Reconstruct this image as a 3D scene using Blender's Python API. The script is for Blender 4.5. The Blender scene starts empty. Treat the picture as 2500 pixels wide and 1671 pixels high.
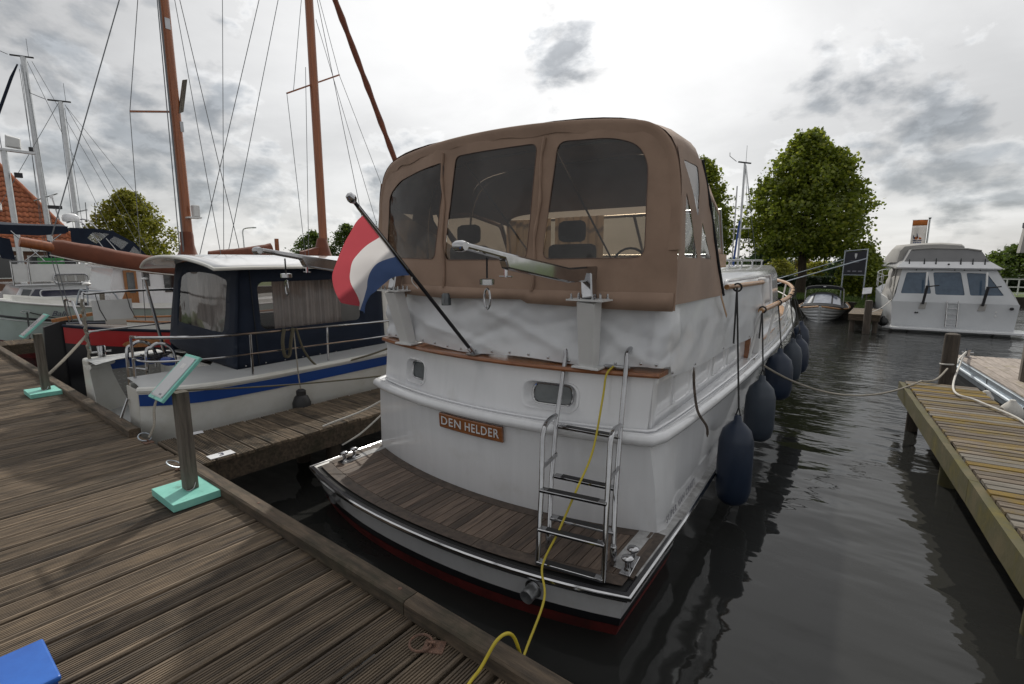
import bpy, bmesh, math, random
from math import sin, cos, pi, radians, sqrt, atan2, hypot
from mathutils import Vector, Matrix, noise as mnoise
from mathutils.geometry import delaunay_2d_cdt
random.seed(7)
scene = bpy.context.scene
COL = scene.collection
# ---------------------------------------------------------------- camera
cam_d = bpy.data.cameras.new('camera'); cam = bpy.data.objects.new('camera', cam_d); COL.objects.link(cam)
cam.location = (0, 0, 2.52); cam.rotation_euler = (radians(90 - 9.25), 0, radians(37.6))
cam_d.lens = 17.5; cam_d.sensor_width = 36; cam_d.clip_start = .05; cam_d.clip_end = 3000
scene.camera = cam
# ---------------------------------------------------------------- sun, sky, exposure
SUN_AZ, SUN_EL = radians(-30), radians(42)          # azimuth from +Y towards +X
SUN = Vector((sin(SUN_AZ) * cos(SUN_EL), cos(SUN_AZ) * cos(SUN_EL), sin(SUN_EL)))
sl = bpy.data.lights.new('sun', 'SUN'); sl.energy = 2.3; sl.angle = radians(1.2); sl.color = (1, .95, .86)
so = bpy.data.objects.new('sun', sl); COL.objects.link(so); so.location = (0, 0, 30)
so.rotation_euler = (-SUN).to_track_quat('-Z', 'Y').to_euler()
scene.view_settings.view_transform = 'Standard'; scene.view_settings.look = 'None'
scene.view_settings.exposure = .2; scene.view_settings.gamma = 1
world = bpy.data.worlds.new('World'); scene.world = world; world.use_nodes = True
def sky_nodes():
    nt = world.node_tree; N = nt.nodes; K = nt.links; N.clear()
    def nd(t, **k):
        n = N.new(t)
        for a, b in k.items(): setattr(n, a, b)
        return n
    def val(x):
        n = nd('ShaderNodeValue'); n.outputs[0].default_value = x; return n.outputs[0]
    def math_(op, a, b=None, clamp=False):
        n = nd('ShaderNodeMath', operation=op, use_clamp=clamp)
        for i, x in enumerate((a, b)):
            if x is None: continue
            if isinstance(x, (int, float)): n.inputs[i].default_value = x
            else: K.new(x, n.inputs[i])
        return n.outputs[0]
    def smooth(x, lo, hi, a=0, b=1):
        n = nd('ShaderNodeMapRange', interpolation_type='SMOOTHSTEP'); K.new(x, n.inputs[0])
        for i, q in enumerate((lo, hi, a, b)): n.inputs[i + 1].default_value = q
        return n.outputs[0]
    def mix(f, a, b):
        n = nd('ShaderNodeMix', data_type='RGBA'); K.new(f, n.inputs[0])
        for i, x in ((6, a), (7, b)):
            if isinstance(x, tuple): n.inputs[i].default_value = (*x, 1)
            else: K.new(x, n.inputs[i])
        return n.outputs[2]
    tc = nd('ShaderNodeTexCoord'); D = tc.outputs['Generated']
    sep = nd('ShaderNodeSeparateXYZ'); K.new(D, sep.inputs[0])
    z = math_('MAXIMUM', sep.outputs[2], 0.0)
    zz = math_('ADD', z, .17)
    px = math_('DIVIDE', sep.outputs[0], zz); py = math_('DIVIDE', sep.outputs[1], zz)
    cmb = nd('ShaderNodeCombineXYZ'); K.new(px, cmb.inputs[0]); K.new(py, cmb.inputs[1]); P = cmb.outputs[0]
    def noise(vec, scale, detail, rough, off=(0, 0, 0), dist=0.):
        m = nd('ShaderNodeMapping'); K.new(vec, m.inputs[0]); m.inputs[1].default_value = off
        n = nd('ShaderNodeTexNoise'); K.new(m.outputs[0], n.inputs['Vector'])
        n.inputs['Scale'].default_value = scale; n.inputs['Detail'].default_value = detail
        n.inputs['Roughness'].default_value = rough; n.inputs['Distortion'].default_value = dist
        return n.outputs[0]
    dt = nd('ShaderNodeVectorMath', operation='DOT_PRODUCT'); K.new(D, dt.inputs[0]); dt.inputs[1].default_value = SUN
    sd = math_('MAXIMUM', dt.outputs['Value'], 0.)
    glow = math_('POWER', sd, 9.); glow2 = math_('POWER', sd, 2.5)
    # thin veil of high cloud, brighter towards the sun
    veil = noise(P, .8, 7, .55, (3.1, 1.7, 0), .3)
    base = math_('ADD', math_('MULTIPLY', glow2, .46), .44)
    base = math_('ADD', base, math_('MULTIPLY', glow, .15))
    base = math_('ADD', base, smooth(veil, .32, .7, -.10, .10))
    base = math_('ADD', base, smooth(sep.outputs[2], 0., .16, .08, 0.))
    # heaps of cumulus: soft bodies with darker undersides and lit rims
    m3 = nd('ShaderNodeMapping'); K.new(D, m3.inputs[0]); m3.inputs[3].default_value = (1, 1, 1.75)
    Q = m3.outputs[0]; sh = (SUN.x * .035, SUN.y * .035, SUN.z * .09)
    n1 = noise(Q, 4.2, 12, .60, (.35, 1.1, .4), .25)
    n1b = noise(Q, 4.2, 12, .60, (.35 + sh[0], 1.1 + sh[1], .4 + sh[2]), .25)
    n2 = noise(Q, 11, 10, .62, (7.3, -1.2, .9), .3)
    def bubbles(scale, off):
        m = nd('ShaderNodeMapping'); K.new(Q, m.inputs[0]); m.inputs[1].default_value = off
        w = noise(Q, 9, 4, .5, off); wm = nd('ShaderNodeVectorMath', operation='ADD'); K.new(m.outputs[0], wm.inputs[0])
        ws = nd('ShaderNodeVectorMath', operation='SCALE'); K.new(w, ws.inputs[0]); ws.inputs['Scale'].default_value = .09; K.new(ws.outputs[0], wm.inputs[1])
        v = nd('ShaderNodeTexVoronoi', feature='F1'); K.new(wm.outputs[0], v.inputs['Vector']); v.inputs['Scale'].default_value = scale
        v.inputs['Detail'].default_value = 1.5; v.inputs['Roughness'].default_value = .6
        return math_('SUBTRACT', .50, v.outputs['Distance'])
    bub = bubbles(13, (2.2, .4, 1.3))
    low = smooth(sep.outputs[2], .05, .34, .085, -.055)
    dens = math_('ADD', math_('ADD', n1, low), math_('MULTIPLY', math_('SUBTRACT', n2, .5), .30))
    dens = math_('ADD', dens, math_('MULTIPLY', bub, .16))
    def puff(d, size):
        v = Vector(d).normalized()
        q = nd('ShaderNodeVectorMath', operation='DISTANCE'); K.new(D, q.inputs[0]); q.inputs[1].default_value = v
        return smooth(q.outputs['Value'], size * .1, size, 1, 0)
    for d, size, amp in PUFFS:
        dens = math_('ADD', dens, math_('MULTIPLY', puff(d, size), amp))
    body = smooth(dens, .53, .585)
    core = smooth(dens, .55, .74)
    lit = math_('SUBTRACT', n1, n1b)
    rim = smooth(lit, -.02, .06)
    tex = math_('ADD', smooth(n2, .3, .72, -.04, .05), math_('MULTIPLY', bub, .14))
    dark = math_('ADD', math_('MULTIPLY', glow2, .07), .27)
    dark = math_('ADD', dark, tex)
    dark = math_('ADD', dark, math_('MULTIPLY', rim, .12))
    edge = math_('ADD', math_('MULTIPLY', base, .93), math_('MULTIPLY', rim, .16))
    cl = nd('ShaderNodeMix', data_type='FLOAT'); K.new(core, cl.inputs[0]); K.new(edge, cl.inputs[2]); K.new(dark, cl.inputs[3])
    lum = nd('ShaderNodeMix', data_type='FLOAT'); K.new(body, lum.inputs[0]); K.new(base, lum.inputs[2]); K.new(cl.outputs[0], lum.inputs[3])
    tint = mix(core, (1.0, .995, .985), (.94, .985, 1.03))
    S = .1
    k = math_('MULTIPLY', lum.outputs[0], 1 / S)
    vm = nd('ShaderNodeVectorMath', operation='SCALE'); K.new(tint, vm.inputs[0]); K.new(k, vm.inputs['Scale'])
    sky = nd('ShaderNodeTexSky', sky_type='NISHITA', sun_disc=False, sun_elevation=SUN_EL, sun_rotation=SUN_AZ % (2 * pi))
    cover = nd('ShaderNodeMix', data_type='RGBA'); cover.inputs[0].default_value = .93
    K.new(sky.outputs[0], cover.inputs[6]); K.new(vm.outputs[0], cover.inputs[7])
    bg = nd('ShaderNodeBackground'); bg.inputs[1].default_value = S; K.new(cover.outputs[2], bg.inputs[0])
    out = nd('ShaderNodeOutputWorld'); K.new(bg.outputs[0], out.inputs[0])
PUFFS = [((-.525, .77, .362), .17, .17), ((-.49, .81, .318), .12, .12), ((-.195, .943, .262), .12, .15), ((-.088, .948, .300), .12, .14), ((.01, .971, .237), .12, .14), ((.06, .983, .17), .2, .11), ((-.12, .96, .19), .12, .10),
         ((-.941, .187, .33), .36, .09), ((-.874, .34, .40), .26, .07), ((-.878, .449, .165), .16, .11), ((-.95, .25, .16), .2, .10), ((-.3, .9, .38), .25, -.10), ((-.62, .74, .30), .16, -.10)]
sky_nodes()
# ---------------------------------------------------------------- helpers
def thing(name, label, cat, loc=(0, 0, 0), rotz=0, group=None):
    o = bpy.data.objects.new(name, None); COL.objects.link(o)
    o.location = loc; o.rotation_euler = (0, 0, rotz); o.empty_display_size = .2
    return tag(o, label, cat, group)
def tag(o, label, cat, group=None):
    o['label'] = label; o['category'] = cat
    if group: o['group'] = group
    return o
class MB:
    def __init__(s): s.v = []; s.f = []
    def add(s, vs, fs):
        b = len(s.v); s.v += [tuple(p) for p in vs]; s.f += [tuple(i + b for i in f) for f in fs]; return s
    def box(s, x0, x1, y0, y1, z0, z1):
        return s.add([(x, y, z) for z in (z0, z1) for y in (y0, y1) for x in (x0, x1)],
                     [(0, 2, 3, 1), (4, 5, 7, 6), (0, 1, 5, 4), (2, 6, 7, 3), (0, 4, 6, 2), (1, 3, 7, 5)])
    def beam(s, a, b, w, h, up=(0, 0, 1), w1=None, h1=None):
        a, b = Vector(a), Vector(b); t = (b - a).normalized(); r = t.cross(Vector(up))
        if r.length < 1e-5: r = t.cross(Vector((0, 1, 0)))
        r.normalize(); u = r.cross(t); P = []
        for p, ww, hh in ((a, w, h), (b, w1 or w, h1 or h)):
            for i, j in ((-1, -1), (1, -1), (1, 1), (-1, 1)): P.append(p + r * (i * ww / 2) + u * (j * hh / 2))
        return s.add(P, [(3, 2, 1, 0), (4, 5, 6, 7), (0, 1, 5, 4), (1, 2, 6, 5), (2, 3, 7, 6), (3, 0, 4, 7)])
    def loft(s, rings, closed=True, cap=False, capped=(True, True)):
        n = len(rings[0]); b = len(s.v); m = len(rings)
        for r in rings: s.v += [tuple(p) for p in r]
        for i in range(m - 1):
            for j in range(n if closed else n - 1):
                k = (j + 1) % n
                s.f.append((b + i * n + j, b + i * n + k, b + (i + 1) * n + k, b + (i + 1) * n + j))
        if cap:
            if capped[0]: s.f.append(tuple(b + j for j in range(n))[::-1])
            if capped[1]: s.f.append(tuple(b + (m - 1) * n + j for j in range(n)))
        return s
    def tube(s, pts, r, n=8, cap=True, closed=False):
        P = [Vector(p) for p in pts]; m = len(P); rings = []
        R = r if isinstance(r, (list, tuple)) else [r] * m
        ref = None
        for i in range(m):
            if closed: t = P[(i + 1) % m] - P[i - 1]
            else: t = P[min(i + 1, m - 1)] - P[max(i - 1, 0)]
            if t.length < 1e-9: t = Vector((0, 0, 1))
            t.normalize()
            if ref is None:
                ref = t.cross(Vector((0, 0, 1)))
                if ref.length < 1e-3: ref = t.cross(Vector((0, 1, 0)))
            ref = (ref - t * ref.dot(t)); ref.normalize(); q = t.cross(ref)
            rings.append([P[i] + (ref * cos(2 * pi * j / n) + q * sin(2 * pi * j / n)) * R[i] for j in range(n)])
        if closed: rings.append(rings[0]); cap = False
        return s.loft(rings, True, cap)
    def lathe(s, prof, c=(0, 0, 0), n=16, axis=(0, 0, 1)):
        a = Vector(axis).normalized(); x = a.cross(Vector((0, 1, 0)))
        if x.length < 1e-3: x = Vector((1, 0, 0))
        x.normalize(); y = a.cross(x); c = Vector(c)
        return s.loft([[c + a * h + (x * cos(2 * pi * j / n) + y * sin(2 * pi * j / n)) * max(r, 1e-4) for j in range(n)] for r, h in prof], True, True)
    def grid(s, fn, nu, nv, flip=False):
        b = len(s.v)
        for i in range(nu + 1):
            for j in range(nv + 1): s.v.append(tuple(fn(i / nu, j / nv)))
        for i in range(nu):
            for j in range(nv):
                q = (b + i * (nv + 1) + j, b + (i + 1) * (nv + 1) + j, b + (i + 1) * (nv + 1) + j + 1, b + i * (nv + 1) + j + 1)
                s.f.append(q[::-1] if flip else q)
        return s
    def prism(s, pts, d):
        d = Vector(d); n = len(pts); P = [Vector(p) for p in pts]
        return s.add(P + [p + d for p in P], [tuple(range(n))[::-1], tuple(range(n, 2 * n))] + [(i, (i + 1) % n, n + (i + 1) % n, n + i) for i in range(n)])
    def shift(s, o):
        o = Vector(o); s.v = [tuple(Vector(p) - o) for p in s.v]; return s
    def build(s, name, mat, parent=None, smooth=False, loc=None, solid=0, bevel=0, angle=None, world=False):
        if world and parent is not None: s.shift(parent.location)
        if loc is not None: s.shift(loc)
        me = bpy.data.meshes.new(name); me.from_pydata(s.v, [], s.f); me.update()
        bm = bmesh.new(); bm.from_mesh(me); bmesh.ops.recalc_face_normals(bm, faces=bm.faces); bm.to_mesh(me); bm.free()
        me.materials.append(MAT[mat] if isinstance(mat, str) else mat)
        if smooth:
            for p in me.polygons: p.use_smooth = True
            me.set_sharp_from_angle(angle=radians(angle or 40))
        o = bpy.data.objects.new(name, me); COL.objects.link(o)
        if parent is not None: o.parent = parent
        if loc is not None: o.location = loc
        if solid:
            m = o.modifiers.new('thick', 'SOLIDIFY'); m.thickness = solid; m.offset = 0
        if bevel:
            m = o.modifiers.new('bevel', 'BEVEL'); m.width = bevel; m.segments = 2; m.limit_method = 'ANGLE'
        return o
def struct(o): o['kind'] = 'structure'; return o
def inst(src, name, parent=None, loc=(0, 0, 0), rot=None):
    c = src.copy(); c.name = name; COL.objects.link(c); c.parent = parent; c.location = loc
    if rot: c.rotation_euler = rot
    for k in ('label', 'category', 'group'):
        if k in c: del c[k]
    return c
def copy_tree(o, parent=None):
    c = o.copy(); COL.objects.link(c); c.parent = parent
    for ch in o.children: copy_tree(ch, c)
    return c
def lerp(a, b, t): return a + (b - a) * t
def tab(T, x):
    if x <= T[0][0]: return T[0][1]
    for (a, p), (b, q) in zip(T, T[1:]):
        if x <= b:
            t = (x - a) / (b - a); return p + (q - p) * t
    return T[-1][1]
def stab(T, x):     # smooth (catmull-rom) table
    n = len(T)
    if x <= T[0][0]: return T[0][1]
    if x >= T[-1][0]: return T[-1][1]
    for i in range(n - 1):
        if x <= T[i + 1][0]:
            a, b = T[i], T[i + 1]; h = b[0] - a[0]; t = (x - a[0]) / h
            s0 = (b[1] - T[i - 1][1]) / (b[0] - T[i - 1][0]) if i > 0 else (b[1] - a[1]) / h
            s1 = (T[i + 2][1] - a[1]) / (T[i + 2][0] - a[0]) if i + 2 < n else (b[1] - a[1]) / h
            return (2*t**3 - 3*t*t + 1) * a[1] + (t**3 - 2*t*t + t) * h * s0 + (3*t*t - 2*t**3) * b[1] + (t**3 - t*t) * h * s1
def curve(pts, n=8, closed=False):
    P = [Vector(p) for p in pts]; m = len(P); out = []
    for i in range(m if closed else m - 1):
        g = lambda k: P[k % m] if closed else P[max(0, min(m - 1, k))]
        a, b, c, d = g(i - 1), g(i), g(i + 1), g(i + 2)
        for k in range(n):
            t = k / n
            out.append(.5 * (2*b + (c - a) * t + (2*a - 5*b + 4*c - d) * t*t + (3*b - a - 3*c + d) * t**3))
    if not closed: out.append(P[-1])
    return out
def sag(a, b, drop, n=14):
    a, b = Vector(a), Vector(b)
    return [a.lerp(b, i / n) - Vector((0, 0, 4 * drop * (i / n) * (1 - i / n))) for i in range(n + 1)]
def rrect(x0, x1, y0, y1, r, n=5):
    P = []
    for cx, cy, a in ((x1 - r, y1 - r, 0), (x0 + r, y1 - r, 90), (x0 + r, y0 + r, 180), (x1 - r, y0 + r, 270)):
        for k in range(n + 1):
            t = radians(a + 90 * k / n); P.append((cx + r * cos(t), cy + r * sin(t)))
    return P
def rpoly(pts, r=.05, n=4):     # polygon with rounded corners
    P = [Vector((p[0], p[1])) for p in pts]; m = len(P); out = []
    for i in range(m):
        a, b, c = P[i - 1], P[i], P[(i + 1) % m]
        d0 = min(r, (a - b).length * .45); d1 = min(r, (c - b).length * .45)
        p, q = b + (a - b).normalized() * d0, b + (c - b).normalized() * d1
        for k in range(n + 1):
            t = k / n; out.append(tuple((1-t)**2 * p + 2*t*(1-t) * b + t*t * q))
    return out
def inside(p, poly):
    x, y = p; c = False; n = len(poly)
    for i in range(n):
        x0, y0 = poly[i]; x1, y1 = poly[i - 1]
        if (y0 > y) != (y1 > y) and x < (x1 - x0) * (y - y0) / (y1 - y0) + x0: c = not c
    return c
def dens(poly, step):
    out = []
    for i in range(len(poly)):
        a, b = Vector(poly[i]), Vector(poly[(i + 1) % len(poly)]); n = max(1, int((b - a).length / step))
        for k in range(n): out.append(tuple(a.lerp(b, k / n)))
    return out
def panel(mb, outer, holes, fn, step=.12):
    """flat sheet with holes in (s,t), mapped to space by fn; fills an MB"""
    outer = dens(outer, step); holes = [dens(h, step) for h in holes]
    V = []; E = []
    for loop in [outer] + holes:
        b = len(V); V += [Vector(p) for p in loop]; E += [(b + i, b + (i + 1) % len(loop)) for i in range(len(loop))]
    xs = [p[0] for p in outer]; ys = [p[1] for p in outer]
    x = min(xs) + step * .51
    while x < max(xs):
        y = min(ys) + step * .53
        while y < max(ys):
            if inside((x, y), outer) and not any(inside((x, y), h) for h in holes):
                if min((Vector((x, y)) - v).length for v in V[:len(outer)] + V[len(outer):]) > step * .45: V.append(Vector((x, y)))
            y += step
        x += step
    v2, e2, f2, *_ = delaunay_2d_cdt(V, E, [], 0, 1e-5)
    F = []
    for f in f2:
        c = (sum(v2[i][0] for i in f) / len(f), sum(v2[i][1] for i in f) / len(f))
        if inside(c, outer) and not any(inside(c, h) for h in holes): F.append(tuple(f))
    return mb.add([fn(p[0], p[1]) for p in v2], F)
def text_mb(s, size, align='CENTER', ext=.002, shear=0, space=1.0, weight=0):
    cu = bpy.data.curves.new('lettering', 'FONT'); cu.body = s; cu.size = size; cu.align_x = align; cu.align_y = 'CENTER'
    cu.extrude = ext; cu.resolution_u = 3; cu.shear = shear; cu.space_character = space; cu.offset = weight
    o = bpy.data.objects.new('lettering', cu); COL.objects.link(o)
    bpy.context.view_layer.update()
    me = bpy.data.meshes.new_from_object(o.evaluated_get(bpy.context.evaluated_depsgraph_get()))
    mb = MB(); mb.add([v.co.copy() for v in me.vertices], [tuple(p.vertices) for p in me.polygons])
    bpy.data.objects.remove(o); bpy.data.curves.remove(cu); bpy.data.meshes.remove(me)
    return mb
def place(mb, m):
    mb.v = [tuple(m @ Vector(p)) for p in mb.v]; return mb
def frame(o, x, y):
    x = Vector(x).normalized(); y = Vector(y); y = (y - x * y.dot(x)).normalized(); z = x.cross(y)
    M4 = Matrix((x, y, z)).transposed().to_4x4(); M4.translation = Vector(o); return M4
# ---------------------------------------------------------------- materials
MAT = {}
def M(name, c1, c2=None, rough=.5, metal=0, scale=6, stretch=(1, 1, 1), detail=6, lo=.35, hi=.65, bump=0, bscale=60, bstretch=None, rand=0, spec=.5, coat=0, grime=None, gscale=2.5, glo=.55, ghi=.75, alpha=None, sheen=0, rvar=0, subsurf=0):
    m = bpy.data.materials.new(name); m.use_nodes = True; MAT[name] = m
    nt = m.node_tree; N = nt.nodes; K = nt.links; b = N['Principled BSDF']
    b.inputs['Roughness'].default_value = rough; b.inputs['Metallic'].default_value = metal
    b.inputs['Specular IOR Level'].default_value = spec; b.inputs['Coat Weight'].default_value = coat; b.inputs['Coat Roughness'].default_value = .08
    if sheen: b.inputs['Sheen Weight'].default_value = sheen
    tc = N.new('ShaderNodeTexCoord'); oi = N.new('ShaderNodeObjectInfo')
    off = N.new('ShaderNodeVectorMath'); off.operation = 'MULTIPLY_ADD'; K.new(oi.outputs['Random'], off.inputs[0]); off.inputs[1].default_value = (37, 53, 71); K.new(tc.outputs['Object'], off.inputs[2])
    def noise(sc, st, dt=detail, rg=.6):
        mp = N.new('ShaderNodeMapping'); K.new(off.outputs[0], mp.inputs[0]); mp.inputs[3].default_value = st
        n = N.new('ShaderNodeTexNoise'); K.new(mp.outputs[0], n.inputs['Vector']); n.inputs['Scale'].default_value = sc; n.inputs['Detail'].default_value = dt; n.inputs['Roughness'].default_value = rg
        return n.outputs[0]
    def rng(x, a, c, p=0, q=1):
        n = N.new('ShaderNodeMapRange'); K.new(x, n.inputs[0]); n.inputs[1].default_value = a; n.inputs[2].default_value = c; n.inputs[3].default_value = p; n.inputs[4].default_value = q; return n.outputs[0]
    def mix(f, a, c):
        n = N.new('ShaderNodeMix'); n.data_type = 'RGBA'; K.new(f, n.inputs[0])
        for i, x in ((6, a), (7, c)):
            if isinstance(x, tuple): n.inputs[i].default_value = (*x, 1)
            else: K.new(x, n.inputs[i])
        return n.outputs[2]
    if c2 is None: c2 = tuple(x * .86 for x in c1)
    nz = noise(scale, stretch); col = mix(rng(nz, lo, hi), c1, c2)
    if grime:
        g = noise(gscale, (1, 1, 1), 8, .65); col = mix(rng(g, glo, ghi), col, grime)
    if rand:
        hv = N.new('ShaderNodeHueSaturation'); K.new(col, hv.inputs['Color']); K.new(rng(oi.outputs['Random'], 0, 1, 1 - rand, 1 + rand), hv.inputs['Value']); col = hv.outputs[0]
    K.new(col, b.inputs['Base Color'])
    if rvar: K.new(rng(nz, .3, .7, rough - rvar, rough + rvar), b.inputs['Roughness'])
    if bump:
        bn = N.new('ShaderNodeBump'); bn.inputs['Strength'].default_value = bump; bn.inputs['Distance'].default_value = .01
        K.new(noise(bscale, bstretch or stretch, 5), bn.inputs['Height']); K.new(bn.outputs[0], b.inputs['Normal'])
    return m
# timber
M('deck_wood', (.225, .168, .112), (.052, .040, .030), .68, scale=3.2, stretch=(9, .9, 9), lo=.32, hi=.68, bump=.5, bscale=9, bstretch=(30, 1.5, 30), rand=.38, grime=(.040, .032, .024), gscale=2.2, glo=.58, ghi=.78)
M('finger_wood', (.20, .15, .10), (.055, .042, .03), .8, scale=3.2, stretch=(.9, 9, 9), bump=.5, bscale=9, bstretch=(1.5, 30, 30), rand=.3, grime=(.03, .026, .018), gscale=2.5, glo=.52, ghi=.72)
M('beam_wood', (.125, .092, .062), (.045, .034, .024), .8, scale=4, stretch=(1, 8, 8), bump=.5, bscale=9, bstretch=(1.2, 26, 26), rand=.15, grime=(.028, .028, .014), gscale=3, glo=.5, ghi=.72)
M('mossy_wood', (.165, .135, .10), (.075, .054, .038), .85, scale=3.5, stretch=(1, 10, 10), bump=.5, bscale=9, bstretch=(1.5, 30, 30), rand=.3, grime=(.17, .115, .012), gscale=1.7, glo=.50, ghi=.64)
M('silver_wood', (.20, .18, .15), (.12, .105, .085), .85, scale=3.5, stretch=(1, 10, 10), bump=.5, bscale=9, bstretch=(1.5, 30, 30), rand=.15, grime=(.14, .11, .06), gscale=2.4, glo=.55, ghi=.7)
M('mustard_wood', (.21, .135, .012), (.13, .085, .02), .9, scale=2.5, stretch=(1, 4, 4), bump=.5, bscale=9, bstretch=(1.5, 30, 30), rand=.25, grime=(.11, .085, .06), gscale=2, glo=.5, ghi=.66)
M('mossy_beam', (.115, .095, .045), (.05, .055, .022), .85, scale=3, stretch=(1, 1, 1), bump=.4, bscale=14, grime=(.14, .11, .02), gscale=3, glo=.5, ghi=.7)
M('post_wood', (.17, .148, .122), (.085, .072, .06), .8, scale=4, stretch=(12, 12, .8), bump=.5, bscale=9, bstretch=(30, 30, 1.5), rand=.15)
M('piling_wood', (.10, .08, .062), (.05, .04, .032), .85, scale=4, stretch=(10, 10, .8), bump=.6, bscale=9, bstretch=(30, 30, 1.5), grime=(.05, .045, .02), gscale=3)
M('pontoon_wood', (.36, .31, .27), (.22, .185, .16), .8, scale=3, stretch=(10, 1, 10), bump=.3, bscale=9, bstretch=(30, 2, 30), rand=.15, grime=(.14, .12, .04), gscale=2)
M('teak_deck', (.16, .115, .085), (.062, .044, .035), .55, scale=4, stretch=(14, 1, 14), bump=.25, bscale=9, bstretch=(40, 2, 40), rand=.42)
M('teak_margin', (.105, .078, .06), (.05, .037, .03), .55, scale=3, stretch=(6, 6, 6), bump=.2, bscale=40, rand=.1)
M('teak_varnish', (.34, .13, .045), (.21, .075, .028), .3, scale=3, stretch=(2, 12, 12), coat=.5, bump=.08, bscale=60)
M('teak_rail', (.46, .25, .10), (.34, .17, .07), .4, scale=5, stretch=(6, 2, 6), coat=.3)
M('wheelhouse_wood', (.40, .17, .05), (.28, .11, .035), .4, scale=4, stretch=(12, 12, 1), coat=.3)
M('mast_wood', (.34, .105, .03), (.23, .066, .02), .35, scale=3, stretch=(12, 12, .6), coat=.4)
# paint, plastics
M('gelcoat', (.79, .795, .81), (.735, .74, .755), .11, scale=2.2, stretch=(5, 5, .35), lo=.42, hi=.78, coat=.5, bump=.02, bscale=3, bstretch=(1, 1, 1), grime=(.66, .655, .64), gscale=2.2, glo=.56, ghi=.8)
M('gelcoat_old', (.74, .735, .70), (.66, .655, .61), .3, scale=1.2, grime=(.56, .54, .47), gscale=1.6, glo=.5, ghi=.8)
M('gelcoat_grey', (.50, .51, .51), (.45, .46, .46), .4, scale=1.2)
M('ledge_paint', (.50, .50, .50), (.30, .295, .29), .4, scale=9, grime=(.16, .15, .145), gscale=6, glo=.5, ghi=.7)
M('black_paint', (.018, .018, .022), None, .35)
M('antifouling', (.20, .028, .026), (.10, .018, .017), .6, scale=6, grime=(.045, .02, .018), gscale=2)
M('blue_stripe', (.012, .062, .27), (.01, .052, .23), .3, scale=1.5)
M('vinyl_white', (.76, .775, .795), (.71, .725, .75), .24, scale=2, bump=.06, bscale=6, coat=.2, grime=(.63, .64, .645), gscale=1.6, glo=.5, ghi=.8)
M('vinyl_worn', (.70, .70, .70), (.60, .60, .60), .45, scale=2, bump=.12, bscale=8)
M('canvas_brown', (.35, .237, .172), (.295, .198, .143), .85, scale=3, bump=.12, bscale=350, sheen=.15, grime=(.25, .168, .12), gscale=1.5, glo=.5, ghi=.85)
M('canvas_inner', (.16, .11, .09), None, .9)
M('canvas_navy', (.012, .019, .036), (.008, .013, .026), .8, scale=3, bump=.15, bscale=200, sheen=.05, spec=.25)
M('canvas_dark', (.024, .026, .031), (.017, .019, .023), .8, scale=3, bump=.15, bscale=200, sheen=.05, spec=.25)
M('canvas_rust', (.19, .056, .027), (.135, .04, .02), .85, scale=4, bump=.3, bscale=12, sheen=.3)
M('canvas_grey', (.37, .36, .34), (.33, .32, .305), .85, scale=2, bump=.2, bscale=10)
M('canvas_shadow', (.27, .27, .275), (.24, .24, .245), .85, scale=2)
M('cabin_grey', (.60, .615, .63), (.55, .565, .58), .45, scale=2)
M('curtain', (.50, .45, .42), (.30, .26, .24), .9, scale=1.2, stretch=(14, 14, .3))
M('steel', (.50, .50, .51), (.40, .40, .41), .10, metal=1, scale=8, rvar=.04)
M('galvanised', (.42, .46, .50), (.33, .37, .41), .4, metal=.85, scale=7, detail=3, grime=(.25, .27, .28), gscale=3)
M('alu', (.62, .63, .64), (.52, .53, .54), .38, metal=.9, scale=6)
M('alu_plate', (.42, .41, .39), (.33, .32, .31), .42, metal=.7, scale=9)
M('rust', (.20, .11, .075), (.11, .065, .048), .8, scale=30, bump=.4, bscale=120)
M('white_metal', (.72, .72, .71), (.66, .66, .65), .35, scale=4)
M('rubber_navy', (.016, .028, .055), (.012, .021, .043), .42, scale=3, bump=.05, bscale=20, grime=(.05, .055, .06), gscale=3, glo=.6, ghi=.85)
M('rubber_grey', (.042, .055, .075), (.03, .04, .058), .45, scale=3)
M('rubber_black', (.02, .02, .021), None, .5)
M('rope_black', (.015, .015, .016), (.03, .03, .03), .8, scale=200, bump=.4, bscale=300)
M('rope_grey', (.36, .33, .28), (.22, .20, .165), .9, scale=120, bump=.6, bscale=250)
M('rope_white', (.66, .64, .60), (.5, .48, .44), .85, scale=120, bump=.5, bscale=250)
M('rope_olive', (.13, .115, .075), (.08, .07, .045), .9, scale=120, bump=.5, bscale=250)
M('wire', (.16, .17, .18), None, .4, metal=.6)
M('cable_yellow', (.55, .44, .035), (.48, .38, .03), .45, scale=5)
M('mint_board', (.25, .62, .53), (.20, .53, .45), .5, scale=7, rand=.05, bump=.08, bscale=60, grime=(.13, .30, .25), gscale=9, glo=.60, ghi=.72)
M('paper', (.56, .57, .58), (.50, .51, .52), .3, scale=3)
M('print_dark', (.06, .06, .10), None, .5)
M('print_grey', (.22, .22, .25), None, .5)
M('white_paint', (.74, .75, .77), None, .5)
M('box_blue', (.022, .135, .52), (.016, .10, .42), .42, scale=5, bump=.05, bscale=40, grime=(.03, .10, .30), gscale=6, glo=.6, ghi=.7)
M('box_blue_dark', (.012, .055, .28), None, .45)
M('mint_hull', (.44, .52, .49), (.39, .465, .43), .3, scale=1.5, grime=(.33, .38, .34), gscale=1.5, glo=.5, ghi=.8)
M('red_hull', (.42, .018, .022), (.36, .014, .018), .3, scale=2)
M('navy_band', (.02, .022, .06), None, .2)
M('amber_paint', (.45, .18, .03), None, .4)
M('orange_flag', (.66, .20, .045), None, .7)
M('rooftile', (.46, .16, .07), (.32, .095, .045), .8, scale=6, rand=.22, grime=(.16, .085, .06), gscale=1.2, glo=.52, ghi=.78)
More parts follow.
